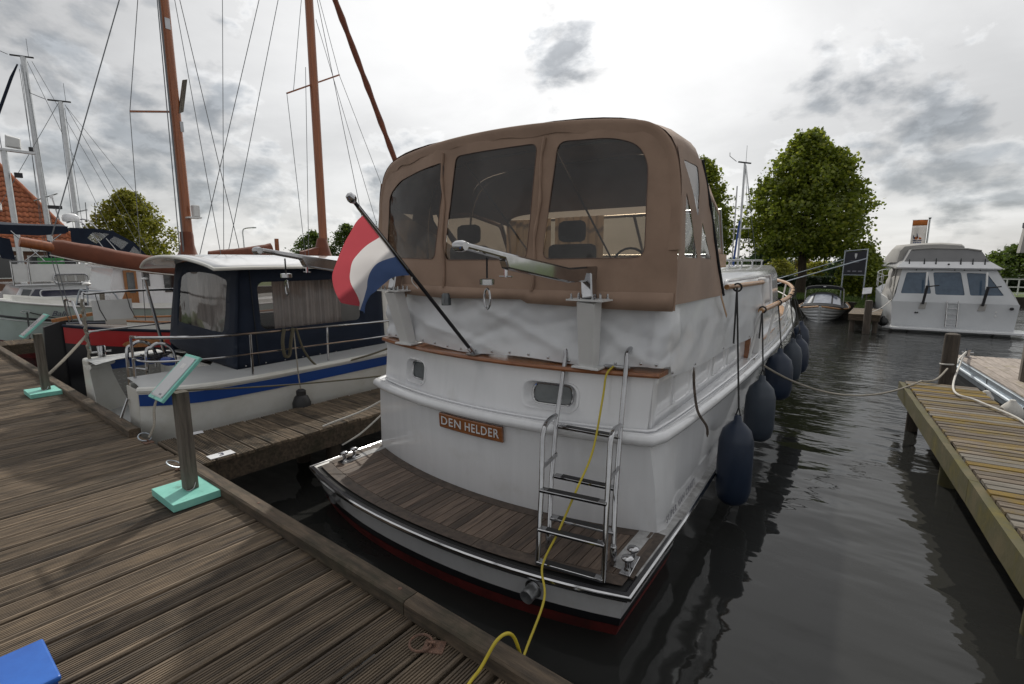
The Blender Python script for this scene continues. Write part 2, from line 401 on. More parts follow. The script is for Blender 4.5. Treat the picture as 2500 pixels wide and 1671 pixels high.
M('brick', (.22, .12, .085), (.16, .085, .06), .85, scale=20, bump=.2)
M('dark_glass', (.012, .015, .018), None, .06, spec=.8)
M('navy_glass', (.015, .018, .05), None, .08, spec=.8)
M('blue_glass', (.06, .10, .15), (.04, .07, .11), .06, spec=.8)
M('grey_glass', (.10, .115, .12), (.05, .06, .065), .08, scale=4, spec=.8)
M('hood_glass', (.24, .26, .31), (.15, .165, .21), .12, scale=3, spec=.8)
M('car_paint', (.55, .56, .58), None, .25, coat=.6, rand=.3)
M('green_paint', (.03, .28, .06), None, .5)
M('banner_black', (.022, .024, .032), (.017, .018, .025), .6, scale=4)
M('grass', (.085, .125, .022), (.05, .085, .016), .9, scale=1.2, bump=.6, bscale=20, grime=(.11, .12, .03), gscale=.3)
M('blade', (.10, .155, .025), (.065, .11, .02), .8, scale=3, rand=.1)
M('earth', (.045, .038, .028), (.03, .026, .02), .95, scale=3, bump=.5)
M('asphalt', (.055, .055, .055), None, .9, scale=20)
M('bark', (.085, .062, .045), (.045, .034, .026), .95, scale=6, stretch=(5, 5, .8), bump=.8, bscale=14, bstretch=(4, 4, .7))
M('caulk', (.012, .012, .012), None, .8)
M('seat_dark', (.03, .03, .034), (.022, .022, .025), .6, scale=6)
def leaf_mat(name, a, b, c):
    m = bpy.data.materials.new(name); m.use_nodes = True; MAT[name] = m; nt = m.node_tree; N = nt.nodes; K = nt.links
    N.remove(N['Principled BSDF']); out = N['Material Output']
    g = N.new('ShaderNodeNewGeometry'); mx = N.new('ShaderNodeValToRGB'); K.new(g.outputs['Random Per Island'], mx.inputs[0])
    r = mx.color_ramp; r.elements[0].color = (*a, 1); r.elements[1].color = (*b, 1); e = r.elements.new(.8); e.color = (*c, 1); r.elements[2].position = 1
    d = N.new('ShaderNodeBsdfDiffuse'); t = N.new('ShaderNodeBsdfTranslucent'); K.new(mx.outputs[0], d.inputs[0]); K.new(mx.outputs[0], t.inputs[0])
    s = N.new('ShaderNodeMixShader'); s.inputs[0].default_value = .5; K.new(d.outputs[0], s.inputs[1]); K.new(t.outputs[0], s.inputs[2])
    gl = N.new('ShaderNodeBsdfGlossy'); gl.inputs[0].default_value = (.6, .6, .6, 1); gl.inputs['Roughness'].default_value = .4
    s2 = N.new('ShaderNodeMixShader'); s2.inputs[0].default_value = .05; K.new(s.outputs[0], s2.inputs[1]); K.new(gl.outputs[0], s2.inputs[2])
    K.new(s2.outputs[0], out.inputs[0])
def cloth_mat(name, c):
    m = bpy.data.materials.new(name); m.use_nodes = True; MAT[name] = m; nt = m.node_tree; N = nt.nodes; K = nt.links
    N.remove(N['Principled BSDF']); out = N['Material Output']; tc = N.new('ShaderNodeTexCoord'); nz = N.new('ShaderNodeTexNoise'); nz.inputs['Scale'].default_value = 5; K.new(tc.outputs['Object'], nz.inputs['Vector'])
    mx = N.new('ShaderNodeMix'); mx.data_type = 'RGBA'; K.new(nz.outputs[0], mx.inputs[0]); mx.inputs[6].default_value = (*c, 1); mx.inputs[7].default_value = (*[q * .82 for q in c], 1)
    d = N.new('ShaderNodeBsdfDiffuse'); t = N.new('ShaderNodeBsdfTranslucent'); K.new(mx.outputs[2], d.inputs[0]); K.new(mx.outputs[2], t.inputs[0])
    s = N.new('ShaderNodeMixShader'); s.inputs[0].default_value = .6; K.new(d.outputs[0], s.inputs[1]); K.new(t.outputs[0], s.inputs[2]); K.new(s.outputs[0], out.inputs[0])
cloth_mat('tan_cloth', (.66, .52, .38)); cloth_mat('flag_red', (.50, .085, .105)); cloth_mat('flag_white', (.78, .76, .76)); cloth_mat('flag_blue', (.095, .15, .31))
leaf_mat('leaf_maple', (.12, .16, .016), (.36, .38, .04), (.21, .255, .027))
leaf_mat('leaf_yellow', (.17, .18, .02), (.36, .32, .045), (.25, .25, .033))
leaf_mat('leaf_green', (.06, .10, .016), (.15, .20, .034), (.095, .14, .022))
leaf_mat('leaf_dark', (.022, .045, .016), (.055, .085, .028), (.035, .06, .02))
leaf_mat('leaf_autumn', (.19, .14, .025), (.32, .19, .04), (.17, .17, .03))
leaf_mat('leaf_hedge', (.018, .032, .012), (.042, .062, .02), (.028, .045, .016))
def glass_mat(name, tcol, frac, rough=.06, dcol=(.3, .3, .3), dfrac=.08):
    """clear or smoked sheet: transparent, a little milky, with a glossy skin"""
    m = bpy.data.materials.new(name); m.use_nodes = True; MAT[name] = m; nt = m.node_tree; N = nt.nodes; K = nt.links
    N.remove(N['Principled BSDF']); out = N['Material Output']
    t = N.new('ShaderNodeBsdfTransparent'); t.inputs[0].default_value = (*tcol, 1)
    d = N.new('ShaderNodeBsdfDiffuse'); d.inputs[0].default_value = (*dcol, 1)
    tr = N.new('ShaderNodeBsdfTranslucent'); tr.inputs[0].default_value = (*dcol, 1)
    dd = N.new('ShaderNodeMixShader'); K.new(d.outputs[0], dd.inputs[1]); K.new(tr.outputs[0], dd.inputs[2])
    a = N.new('ShaderNodeMixShader'); a.inputs[0].default_value = dfrac; K.new(t.outputs[0], a.inputs[1]); K.new(dd.outputs[0], a.inputs[2])
    g = N.new('ShaderNodeBsdfGlossy'); g.inputs['Roughness'].default_value = rough; g.inputs[0].default_value = (1, 1, 1, 1)
    f = N.new('ShaderNodeLayerWeight'); f.inputs[0].default_value = .5
    tc = N.new('ShaderNodeTexCoord'); nz = N.new('ShaderNodeTexNoise'); nz.inputs['Scale'].default_value = 3.2; K.new(tc.outputs['Object'], nz.inputs['Vector'])
    bp = N.new('ShaderNodeBump'); bp.inputs['Strength'].default_value = .12; bp.inputs['Distance'].default_value = .05; K.new(nz.outputs[0], bp.inputs['Height'])
    K.new(bp.outputs[0], g.inputs['Normal']); K.new(bp.outputs[0], f.inputs['Normal'])
    fp = N.new('ShaderNodeMath'); fp.operation = 'POWER'; K.new(f.outputs['Facing'], fp.inputs[0]); fp.inputs[1].default_value = 4.5
    fm = N.new('ShaderNodeMath'); fm.operation = 'MULTIPLY_ADD'; K.new(fp.outputs[0], fm.inputs[0]); fm.inputs[1].default_value = .75 * frac; fm.inputs[2].default_value = .05 * frac
    s = N.new('ShaderNodeMixShader'); K.new(fm.outputs[0], s.inputs[0]); K.new(a.outputs[0], s.inputs[1]); K.new(g.outputs[0], s.inputs[2])
    K.new(s.outputs[0], out.inputs[0])
glass_mat('smoked_vinyl', (.25, .195, .14), .9, .07, (.13, .115, .105), .26)
glass_mat('clear_vinyl', (.86, .87, .87), .9, .06, (.6, .62, .63), .30)
glass_mat('navy_vinyl', (.74, .72, .71), .9, .08, (.45, .43, .42), .10)
glass_mat('clear_glass', (.88, .92, .91), 1, .02, (.5, .5, .5), .06)
def water_mat():
    m = bpy.data.materials.new('water'); m.use_nodes = True; MAT['water'] = m; nt = m.node_tree; N = nt.nodes; K = nt.links; b = N['Principled BSDF']
    b.inputs['Base Color'].default_value = (.022, .0225, .0215, 1); b.inputs['Roughness'].default_value = .035; b.inputs['IOR'].default_value = 1.33
    tc = N.new('ShaderNodeTexCoord')
    def nz(sc, st, det, rot=0, rg=.5, ds=0):
        mp = N.new('ShaderNodeMapping'); K.new(tc.outputs['Object'], mp.inputs[0]); mp.inputs[3].default_value = st; mp.inputs[2].default_value = (0, 0, rot)
        n = N.new('ShaderNodeTexNoise'); K.new(mp.outputs[0], n.inputs['Vector']); n.inputs['Scale'].default_value = sc; n.inputs['Detail'].default_value = det; n.inputs['Roughness'].default_value = rg; n.inputs['Distortion'].default_value = ds; return n.outputs[0]
    def mt(op, a, c):
        n = N.new('ShaderNodeMath'); n.operation = op
        for i, x in ((0, a), (1, c)):
            if isinstance(x, (int, float)): n.inputs[i].default_value = x
            else: K.new(x, n.inputs[i])
        return n.outputs[0]
    def rg_(x, a, c, p, q):
        n = N.new('ShaderNodeMapRange'); n.interpolation_type = 'SMOOTHSTEP'; K.new(x, n.inputs[0])
        for i, w in enumerate((a, c, p, q)): n.inputs[i + 1].default_value = w
        return n.outputs[0]
    sp = N.new('ShaderNodeSeparateXYZ'); K.new(tc.outputs['Object'], sp.inputs[0])
    fetch = rg_(sp.outputs[1], 5.5, 15, .10, 1.0)           # sheltered between the boats, wind-ruffled in the open basin
    patch = rg_(nz(.16, (1, 1, 1), 3), .35, .65, .45, 1.15)
    big = nz(1.1, (1, 2.2, 1), 2, .25, .4); mid = nz(3.6, (.75, 1.9, 1), 3, -.15, .5, .4); fine = nz(11, (.6, 1.5, 1), 3, .1, .5)
    h = mt('ADD', mt('MULTIPLY', big, .040), mt('ADD', mt('MULTIPLY', mt('MULTIPLY', mid, fetch), .022), mt('MULTIPLY', mt('MULTIPLY', fine, fetch), .006)))
    h = mt('MULTIPLY', h, patch)
    bn = N.new('ShaderNodeBump'); bn.inputs['Strength'].default_value = 1; bn.inputs['Distance'].default_value = 1.0; K.new(h, bn.inputs['Height']); K.new(bn.outputs[0], b.inputs['Normal'])
water_mat()
# ---------------------------------------------------------------- setting: water, land
BANK = [(120, 44), (14, 40), (2, 38.5), (-1.6, 36.5), (-1.78, 33.5), (-.74, 24.5), (-1.25, 24.4), (-1.38, 29.2), (-4.4, 29.9), (-12, 34), (-26, 36), (-36, 30), (-39.5, 20), (-40, 5), (-40, -60)]
w = MB(); w.add([(x, y, 0) for x, y in BANK] + [(120, -60, 0)], [tuple(range(len(BANK) + 1))]); struct(w.build('water', 'water'))
BACK = [(-140, -60), (-140, 60), (-50, 62), (-22, 52), (-6, 44.5), (8, 50), (120, 60)]
g = MB(); g.add([(x, y, .55) for x, y in BANK + BACK], [tuple(range(len(BANK) + len(BACK)))]); struct(g.build('grass_bank', 'grass'))
g = MB(); rows = [[(x, y, .552) for x, y in BACK[1:]], [(x * 1.02, y + 3, -.3) for x, y in BACK[1:]], [(x * 6, 900, -.3) for x, y in BACK[1:]]]; g.loft(rows, False); struct(g.build('polder_ground', 'grass'))
b = MB()
for (x0, y0), (x1, y1) in zip(BANK, BANK[1:]): b.add([(x0, y0, .549), (x1, y1, .549), (x1, y1, -1.5), (x0, y0, -1.5)], [(0, 1, 2, 3)])
struct(b.build('bank_edge', 'earth'))
# ---------------------------------------------------------------- jetties
def plank_mesh(name, L, Wd, T, grooves, mat, along='y', rag=0):
    """ribbed deck board, origin at the near end, top face at z=0"""
    h = Wd / 2; P = [(-h, -T), (-h, -.010), (-h + .007, 0)]
    if grooves:
        step = (Wd - .034) / grooves; gw = step * .26
        for k in range(grooves):
            c = -h + .017 + step * (k + .5)
            P += [(c - gw, 0), (c - gw * .7, -.008), (c + gw * .7, -.008), (c + gw, 0)]
    P += [(h - .007, 0), (h, -.010), (h, -T)]
    mb = MB()
    f = (lambda x, z, t: (x, t, z)) if along == 'y' else (lambda x, z, t: (t, x, z))
    mb.loft([[f(x, z, t) for x, z in P] for t in (0, L)], False)
    nP = len(P); mb.f.append(tuple(range(nP))); mb.f.append(tuple(range(nP, 2 * nP)))
    mb.f.append((0, nP - 1, 2 * nP - 1, nP))
    o = mb.build(name, mat); return o
DZ = .66
walk = thing('jetty_walkway', 'wide weathered brown timber jetty walkway of ribbed planks with kerb beams', 'jetty', (-7, .3, 0))
proto = plank_mesh('plank', 2.66, .164, .032, 8, 'deck_wood'); proto2 = plank_mesh('plank', 2.63, .161, .032, 8, 'deck_wood')
random.seed(3); x = -17.3; k = 0; protos = [proto, proto2]
for p in protos: p.parent = walk
while x < 3:
    o = protos[k] if k < 2 else inst(random.choice(protos), 'plank', walk)
    o.location = (x + 7, -1.02 - .3 + random.uniform(-.02, .02), DZ + random.uniform(-.003, .003)); o.rotation_euler = (random.uniform(-.0015, .0015), random.uniform(-.012, .012), random.uniform(-.003, .003))
    x += .1875; k += 1
def kerb(x0, x1):
    m = MB(); s = .012
    m.prism([(x0, 1.53, DZ + .001), (x0, 1.64, DZ + .001), (x0, 1.64, DZ + .085 - s), (x0, 1.64 - s, DZ + .085), (x0, 1.53 + s, DZ + .085), (x0, 1.53, DZ + .085 - s)], (x1 - x0, 0, 0))
    m.build('kerb_beam', 'beam_wood', walk, world=True)
x = -17.3
for x1 in (-14.1, -10.3, -6.32): kerb(x, x1 - .006); x = x1
x = -4.93
for x1 in (-1.9, 1.1, 3.0): kerb(x, x1 - .006); x = x1
for y0, y1 in ((1.50, 1.58), (.2, .3), (-.95, -.85)):
    MB().box(-17.3, 3, y0, y1, DZ - .33, DZ - .034).build('bearer_beam', 'beam_wood', walk, world=True)
for x in (-15.4, -12.2, -9.1, -5.9, -2.9, .2):
    MB().lathe([(.11, -1.5), (.11, DZ - .04)], (x, 1.38, 0), 12).build('support_post', 'piling_wood', walk, True, world=True)
for x in [-16.4 + 1.6 * i for i in range(12)]:
    if not -6.3 < x < -5: MB().lathe([(.012, 0), (.012, .004), (.006, .006)], (x, 1.59, DZ + .083), 8).build('bolt', 'rust', walk, True, world=True)
def finger(name, label, x0, x1, y0, y1, mat, pitch, ang=0, grooves=7, z=DZ, beam='beam_wood', posts=(), pm='piling_wood'):
    cx = (x0 + x1) / 2; t = thing(name, label, 'jetty', (cx, y0, 0), ang)
    L = x1 - x0; p0 = plank_mesh('plank', L, pitch - .014, .03, grooves, mat, 'x'); y = 0; k = 0
    while y < y1 - y0:
        o = p0 if k == 0 else inst(p0, 'plank', t)
        o.parent = t; o.location = (-L / 2 + random.uniform(-.012, .012), y + pitch / 2, z + random.uniform(-.003, .003)); o.rotation_euler = (random.uniform(-.008, .008), 0, random.uniform(-.004, .004)); y += pitch; k += 1
    for s in (-1, 1): MB().box(s * (L / 2 - .05) - .035, s * (L / 2 - .05) + .035, 0, y1 - y0, z - .24, z - .032).build('bearer_beam', beam, t)
    for s, yy in posts: MB().lathe([(.085, -1.5), (.085, z - .04)], (s * (L / 2 - .16), yy, 0), 12).build('support_post', pm, t, True)
    return t
random.seed(5)
finger('finger_jetty', 'narrow brown timber finger jetty between the white cruiser and the navy-canopied boat', -5.95, -4.94, 1.66, 8.4, 'finger_wood', .178, posts=((-1, 1.5), (1, 1.5), (1, 4), (-1, 6.4), (1, 6.4)))
finger('finger_jetty', 'brown timber finger jetty beside the mint green boat', -16.55, -15.65, 1.66, 8.6, 'finger_wood', .178, posts=((1, 1.2), (1, 3), (1, 6)))
# mossy jetty on the right, a few degrees off the others
RA = radians(6.7)
rj = thing('mossy_jetty', 'mossy yellow and grey timber finger jetty with a green stained edge beam', 'jetty', (.215, 9.9, 0), RA)
PJ = [plank_mesh('plank', .86, .104, .03, 0, mt, 'x') for mt in ('mossy_wood', 'silver_wood', 'mustard_wood')]; random.seed(9)
for k in range(74):
    o = PJ[k] if k < 3 else inst(PJ[random.choice((0, 0, 0, 0, 1, 2, 2))], 'plank', rj)
    o.parent = rj; o.location = (.035 + random.uniform(-.008, .01), -.02 - k * .117, DZ - .02 + random.uniform(-.004, .004)); o.rotation_euler = (random.uniform(-.02, .02), 0, random.uniform(-.006, .006))
for a, bb in ((.01, -4.2), (-4.208, -8.6)):
    m = MB(); m.loft([[(x + .006 * mnoise.noise((0, y * 2, 3)), y, z + .01 * mnoise.noise((x * 9, y * 3, z * 9))) for x, z in ((-.045, .40), (.03, .40), (.03, .615), (-.045, .625))] for y in [lerp(a, bb, i / 20) for i in range(21)]], True, True)
    m.build('edge_beam', 'mossy_beam', rj)
MB().box(.82, .88, -8.6, 0, .40, .605).build('edge_beam', 'mossy_beam', rj)
for y in (-2.7, -5.4): MB().lathe([(.09, -1.5), (.085, .60)], (.14, y, 0), 12).build('support_post', 'mossy_beam', rj, True)
MB().lathe([(.08, -1.5), (.075, .60)], (.10, -.55, 0), 12).build('support_post', 'piling_wood', rj, True)
MB().lathe([(.12, -1.5), (.105, 1.26), (.10, 1.29), (.05, 1.31)], (0, 0, 0), 16).build('mooring_piling', 'piling_wood', None, True, loc=(0, 0, 0)).location = (.83, 11.2, 0)
tag(bpy.data.objects['mooring_piling'], 'round weathered brown piling at the end of the mossy jetty', 'piling')
# floating steel pontoon further right
pn = thing('steel_pontoon', 'floating galvanised steel pontoon with pale timber deck', 'pontoon', (1.09, 14.7, 0), radians(8.2))
MB().box(.0, 2.2, -7.4, 0, .16, .43).build('float_frame', 'galvanised', pn, bevel=.008)
MB().tube([(-.03, -7.4, .30), (-.03, 0, .30)], .035, 8).build('fender_tube', 'galvanised', pn, True)
MB().box(.05, 2.15, -7.3, -.05, -.15, .155).build('float_body', 'rubber_black', pn)
p0 = plank_mesh('plank', 7.3, .165, .028, 0, 'pontoon_wood', 'y')
for k in range(12):
    o = p0 if k == 0 else inst(p0, 'plank', pn)
    o.parent = pn; o.location = (.13 + k * .178, -7.35, .462 + random.uniform(-.002, .002))
for y in (-2.55, -5.0): MB().box(-.006, -.001, y, y + .02, .17, .42).build('joint_strip', 'rubber_black', pn)
def bollard(x, y):
    m = MB(); m.lathe([(.07, .463), (.07, .475), (.045, .48), (.045, .60), (.06, .61), (.06, .63)], (x, y, 0), 12); m.tube([(x - .1, y, .56), (x + .1, y, .56)], .016, 8)
    m.build('bollard', 'steel', pn, True)
bollard(.22, -.3); bollard(.24, -4.3)
MB().tube(curve([(.24, -4.3, .53), (.12, -4.35, .52), (0, -4.5, .47), (-.12, -4.62, .36)], 5), .022, 8).build('mooring_loop', 'rope_black', pn, True)
def fender_ball(name, label, c, r, mat):
    m = MB(); m.lathe([(.03, r * 1.3), (.05, r * 1.05), (r * .55, r * .82), (r * .9, r * .35), (r, -.1 * r), (r * .85, -.55 * r), (r * .45, -.9 * r), (.02, -r)], (0, 0, 0), 16)
    tag(m.build(name, mat, None, True), label, 'fender').location = c
fender_ball('ball_fender', 'soft white ball fender squeezed between pontoon and mossy jetty', (1.46, 9.75, .38), .15, 'rope_white')
fender_ball('ball_fender', 'small drooping off-white fender hanging at the pontoon corner', (1.25, 10.35, .42), .10, 'rope_white')
pb = thing('brown_post', 'square brown ribbed post standing on the steel pontoon', 'post', (1.93, 12.1, .46))
MB().box(-.09, .09, -.09, .09, .002, 1.7).build('shaft', 'post_wood', pb, bevel=.01)
for k in range(4): MB().box(-.075 + .042 * k, -.06 + .042 * k, -.096, -.0905, .01, 1.69).build('rib', 'post_wood', pb)
# little jetty on the far bank with its post
fj = thing('bank_jetty', 'small square timber landing stage on the grass bank beside the grey cruiser', 'jetty', (-.83, 22.2, 0))
p0 = plank_mesh('plank', .95, .14, .03, 0, 'finger_wood', 'x')
for k in range(18):
    o = p0 if k == 0 else inst(p0, 'plank', fj)
    o.parent = fj; o.location = (-.47, -.62 + k * .15, .66)
for x in (-.42, .42): MB().box(x - .04, x + .04, -.65, 2.0, .42, .628).build('bearer_beam', 'beam_wood', fj)
MB().box(-.38, .38, -.66, -.60, .42, .628).build('bearer_beam', 'beam_wood', fj)
for x in (-.34, .34): MB().lathe([(.08, -1.5), (.08, .42)], (x, -.5, 0), 10).build('support_post', 'piling_wood', fj, True)
o = MB().lathe([(.115, -1.5), (.11, 1.14), (.1, 1.16), (.04, 1.175)], (0, 0, 0), 14).build('mooring_piling', 'piling_wood', None, True); o.location = (-.72, 21.3, 0)
tag(o, 'grey topped piling at the small landing stage on the far bank', 'piling')
# ---------------------------------------------------------------- the white motor yacht (u starboard, v forward, w up)
BO = Vector((-2.92, 3.5, 0)); BA = radians(2)
def W(u, v, w): return BO + Vector((cos(BA) * u - sin(BA) * v, sin(BA) * u + cos(BA) * v, w))
boat = thing('motor_yacht', 'large white steel motor yacht with brown canvas cockpit enclosure, seen from astern', 'motor yacht', BO, BA)
NA = 18
def outline(T, v0, b, vb, ns=26, u_of=None):
    """closed plan outline: stern arc port to starboard, starboard side to the bow, port side back"""
    h0 = stab(T, 0); P = []
    for i in range(NA + 1):
        s = -1 + 2 * i / NA; P.append((h0 * s, v0 - b * (1 - s * s)))
    S = [(stab(T, (i / ns) ** 1.0), v0 + (vb - v0) * (i / ns)) for i in range(1, ns + 1)]
    P += S + [(-u, v) for u, v in S[::-1][1:]]
    return P
def chaikin(P):
    out = []
    for i in range(len(P)):
        a, c = Vector(P[i]), Vector(P[(i + 1) % len(P)]); out += [tuple(a.lerp(c, .2)), tuple(a.lerp(c, .8))]
    return out
T_rub = [(0, 1.58), (.04, 1.62), (.2, 1.69), (.3, 1.70), (.45, 1.70), (.57, 1.64), (.69, 1.52), (.8, 1.30), (.9, .85), (.96, .42), (1, .02)]
T_mid = [(0, 1.63), (.15, 1.635), (.35, 1.62), (.5, 1.55), (.68, 1.3), (.83, .9), (.95, .35), (1, .02)]
T_low = [(0, 1.66), (.14, 1.61), (.35, 1.52), (.53, 1.36), (.7, 1.02), (.84, .62), (.95, .2), (1, .02)]
T_wl = [(0, 1.55), (.14, 1.52), (.35, 1.42), (.53, 1.22), (.7, .86), (.84, .48), (.95, .15), (1, .02)]
def sheer(v): return 1.165 + .38 * (max(v, 0) / 12) ** 1.5
def ring(P, z): return [(u, v, z(v) if callable(z) else z) for u, v in P]
R_rub = chaikin(outline(T_rub, -.05, .28, 12.0))
lev = [ring(chaikin(outline(T_wl, .05, .28, 10.7)), -.5), ring(chaikin(outline(T_wl, .03, .30, 10.9)), .05), ring(chaikin(outline(T_low, 0, .31, 11.2)), .40),
       ring(chaikin(outline(T_mid, -.02, .30, 11.6)), lambda v: .80 + .45 * (sheer(v) - 1.165)), ring(R_rub, lambda v: sheer(v))]
MB().loft(lev, True).build('hull', 'gelcoat', boat, True, angle=50)
rub = [(u * 1.012, v if v > 0 else v - .02, sheer(v) + .02) for u, v in R_rub]
MB().tube(rub, .05, 10, closed=True).build('rub_rail', 'gelcoat', boat, True)
MB().tube([(u * .972, v * .995 + (.045 if v < 0 else 0), sheer(v) + .063) for u, v in R_rub], .012, 6, closed=True).build('rail_bead', 'gelcoat', boat, True)
dk = [(u * .99, v, sheer(v) + .045) for u, v in R_rub]; m = MB(); m.add(dk, [tuple(range(len(dk)))]); m.build('side_deck', 'gelcoat', boat)
# --- stern: platform body in white, black and red bands
def pout(inset, n=18, vend=.3):
    h = 1.74 - inset; P = []
    for i in range(n + 1):
        s = -1 + 2 * i / n; P.append((h * s, -.855 + inset - .255 * (1 - abs(s) ** 2.2)))
    return [(-h, vend)] + P + [(h, vend)]
def band(name, z0, i0, z1, i1, mat, extra=()):
    R = [[(u, v, z) for u, v in pout(i)] for z, i in ((z1, i1), *extra, (z0, i0))]
    m = MB(); m.loft(R, False); return m.build(name, mat, boat, True)
band('topside_band', .175, .085, .395, .045, 'gelcoat')
band('waterline_band', .105, .10, .178, .083, 'black_paint')
band('antifouling_band', -.35, .25, .107, .097, 'antifouling')
pf = pout(.02); m = MB(); m.add([(u, v, .405) for u, v in pf] + [(u, v, .36) for u, v in pf], [tuple(range(len(pf))), tuple(range(len(pf), 2 * len(pf)))[::-1]]); m.build('platform_bed', 'caulk', boat)
plat = MB().loft([[(u, v, .392) for u, v in pout(.015)], [(u, v, .418) for u, v in pout(.005)], [(u, v, .424) for u, v in pout(.03)], [(u, v, .41) for u, v in pout(.05)]], False).build('swim_platform', 'black_paint', boat, True)
def edge_side(s): return [(s * 1.735, v, .405) for v in (.28, -.2, -.6)]
pp = pout(.0)
MB().tube([(1.66, 2.9, .42), (1.69, 1.6, .41), (1.735, .3, .408)] + [(u, v, .405) for u, v in pp[::-1]][1:-1] + [(-1.735, .3, .408), (-1.69, 1.6, .41), (-1.66, 2.9, .42)], .019, 8).build('guard_rail', 'steel', plat, True)
def tr_arc(u, w=.42): s = max(-1, min(1, u / 1.66)); return -.31 * (1 - s * s)
def st_arc(u): s = max(-1, min(1, u / 1.69)); return -.80 - .255 * (1 - abs(s) ** 2.2)
random.seed(21); u = -1.60; wd = .083
while u < 1.59:
    a = u + .003; c = u + wd - .003
    va0, va1 = st_arc(a) + .155, st_arc(c) + .155; vb0, vb1 = tr_arc(a) - .105, tr_arc(c) - .105
    MB().add([(a, va0, .41), (c, va1, .41), (c, vb1, .41), (a, vb0, .41), (a, va0, .4235), (c, va1, .4235), (c, vb1, .4235), (a, vb0, .4235)],
             [(4, 5, 6, 7), (0, 1, 5, 4), (1, 2, 6, 5), (2, 3, 7, 6), (3, 0, 4, 7)]).build('teak_plank', 'teak_deck', plat)
    u += wd
def strip(name, f0, f1, u0, u1, z, mat, n=24):
    m = MB(); m.grid(lambda a, b: ((lerp(u0, u1, a)), lerp(f0(lerp(u0, u1, a)), f1(lerp(u0, u1, a)), b), z), n, 1); return m.build(name, mat, plat, solid=.004)
for a, c in ((-1.66, -.56), (-.555, .55), (.555, 1.66)): strip('margin_board', lambda u: st_arc(u) + .035, lambda u: st_arc(u) + .150, a, c, .4225, 'teak_margin')
for a, c in ((-1.6, -.1), (-.095, 1.6)): strip('margin_board', lambda u: tr_arc(u) - .100, lambda u: tr_arc(u) - .004, a, c, .4225, 'teak_margin')
for s in (-1, 1): MB().box(*sorted((s * 1.605, s * 1.69)), -.66, -.01, .408, .4232).build('margin_board', 'teak_margin', plat)
# ledges along the hull sides, with their steel edge
for s in (-1, 1):
    m = MB(); vs = [-.62 + .18 * i for i in range(20)]
    m.loft([[(s * 1.50, v, .40), (s * 1.50, v, .428), (s * lerp(1.735, 1.665, (v + .6) / 3.5), v, .418), (s * lerp(1.735, 1.665, (v + .6) / 3.5), v, .37), (s * 1.5, v, .33)] for v in vs], False)
    m.build('side_ledge', 'ledge_paint', boat, True, angle=30)
# lettering along the ledge: hull builder's name
for s, nm in ((1, 'SUPER VAN CRAFT'),):
    tm = text_mb(nm, .085, 'LEFT', .0015, .0, 1.25, -.001); place(tm, frame((1.668, .06, .505), (-.03, 1, 0), (-.08, 0, 1))); tm.build('lettering', 'print_grey', boat)
# --- name board on the transom
def transom_v(u, w): return lerp(0, -.05, (w - .42) / .75) - .30 * (1 - (u / 1.62) ** 2)
nb = MB(); nu = 14
def nbp(a, b, d): u = lerp(-.365, .365, a); w = lerp(.985, 1.125, b); return (u, transom_v(u, w) - d, w)
nb.loft([[nbp(a / nu, 0, .004), nbp(a / nu, 0, .02), nbp(a / nu, .06, .026), nbp(a / nu, .94, .026), nbp(a / nu, 1, .02), nbp(a / nu, 1, .004)] for a in range(nu + 1)], True, True)
nbo = nb.build('name_board', 'teak_varnish', boat, True, angle=25)
for wd_, x0_, x1_ in (('DEN', -.335, -.085), ('HELDER', -.035, .335)):
    tm = text_mb(wd_, .098, 'CENTER', .002, 0, 1.12, .0004); xs = [p[0] for p in tm.v]; sc = (x1_ - x0_) / (max(xs) - min(xs)); mn = min(xs)
    tm.v = [(x0_ + (x - mn) * sc, transom_v(x0_ + (x - mn) * sc, 1.055) - .0275 - z, 1.055 + y * 1.15) for x, y, z in tm.v]; tm.build('lettering', 'white_paint', nbo)
# --- upper transom with two portlights
def up(u, w): t = (w - 1.2) / .43; return Vector((u, lerp(.02, .07, t) - lerp(.275, .265, t) * (1 - (u / 1.56) ** 2) , w))
holes = [rrect(-1.045, -.735, 1.30, 1.525, .07), rrect(.49, .945, 1.31, 1.525, .08)]
m = MB(); panel(m, [(-1.53, 1.185), (1.50, 1.185), (1.515, 1.635), (-1.54, 1.635)], holes, lambda s, t: up(s, t), .09); m.build('aft_bulkhead', 'gelcoat', boat, True, angle=60)
for h in holes:
    def rg(scale, off, h=h):
        cx = sum(p[0] for p in h) / len(h); cy = sum(p[1] for p in h) / len(h)
        return [up(cx + (x - cx) * scale, cy + (y - cy) * scale) + Vector((0, off, 0)) for x, y in h]
    m = MB(); m.loft([rg(1.14, .001), rg(1.12, -.012), rg(1.05, -.013), rg(1.0, -.002), rg(.93, .03), rg(.80, .06)], True)
    po = m.build('portlight', 'gelcoat', boat, True, angle=50)
    m = MB(); m.tube(rg(.775, .056), .011, 8, closed=True); m.build('rim', 'steel', po, True)
    g = rg(.77, .062); m = MB(); m.add(g, [tuple(range(len(g)))]); m.build('pane', 'grey_glass', po)
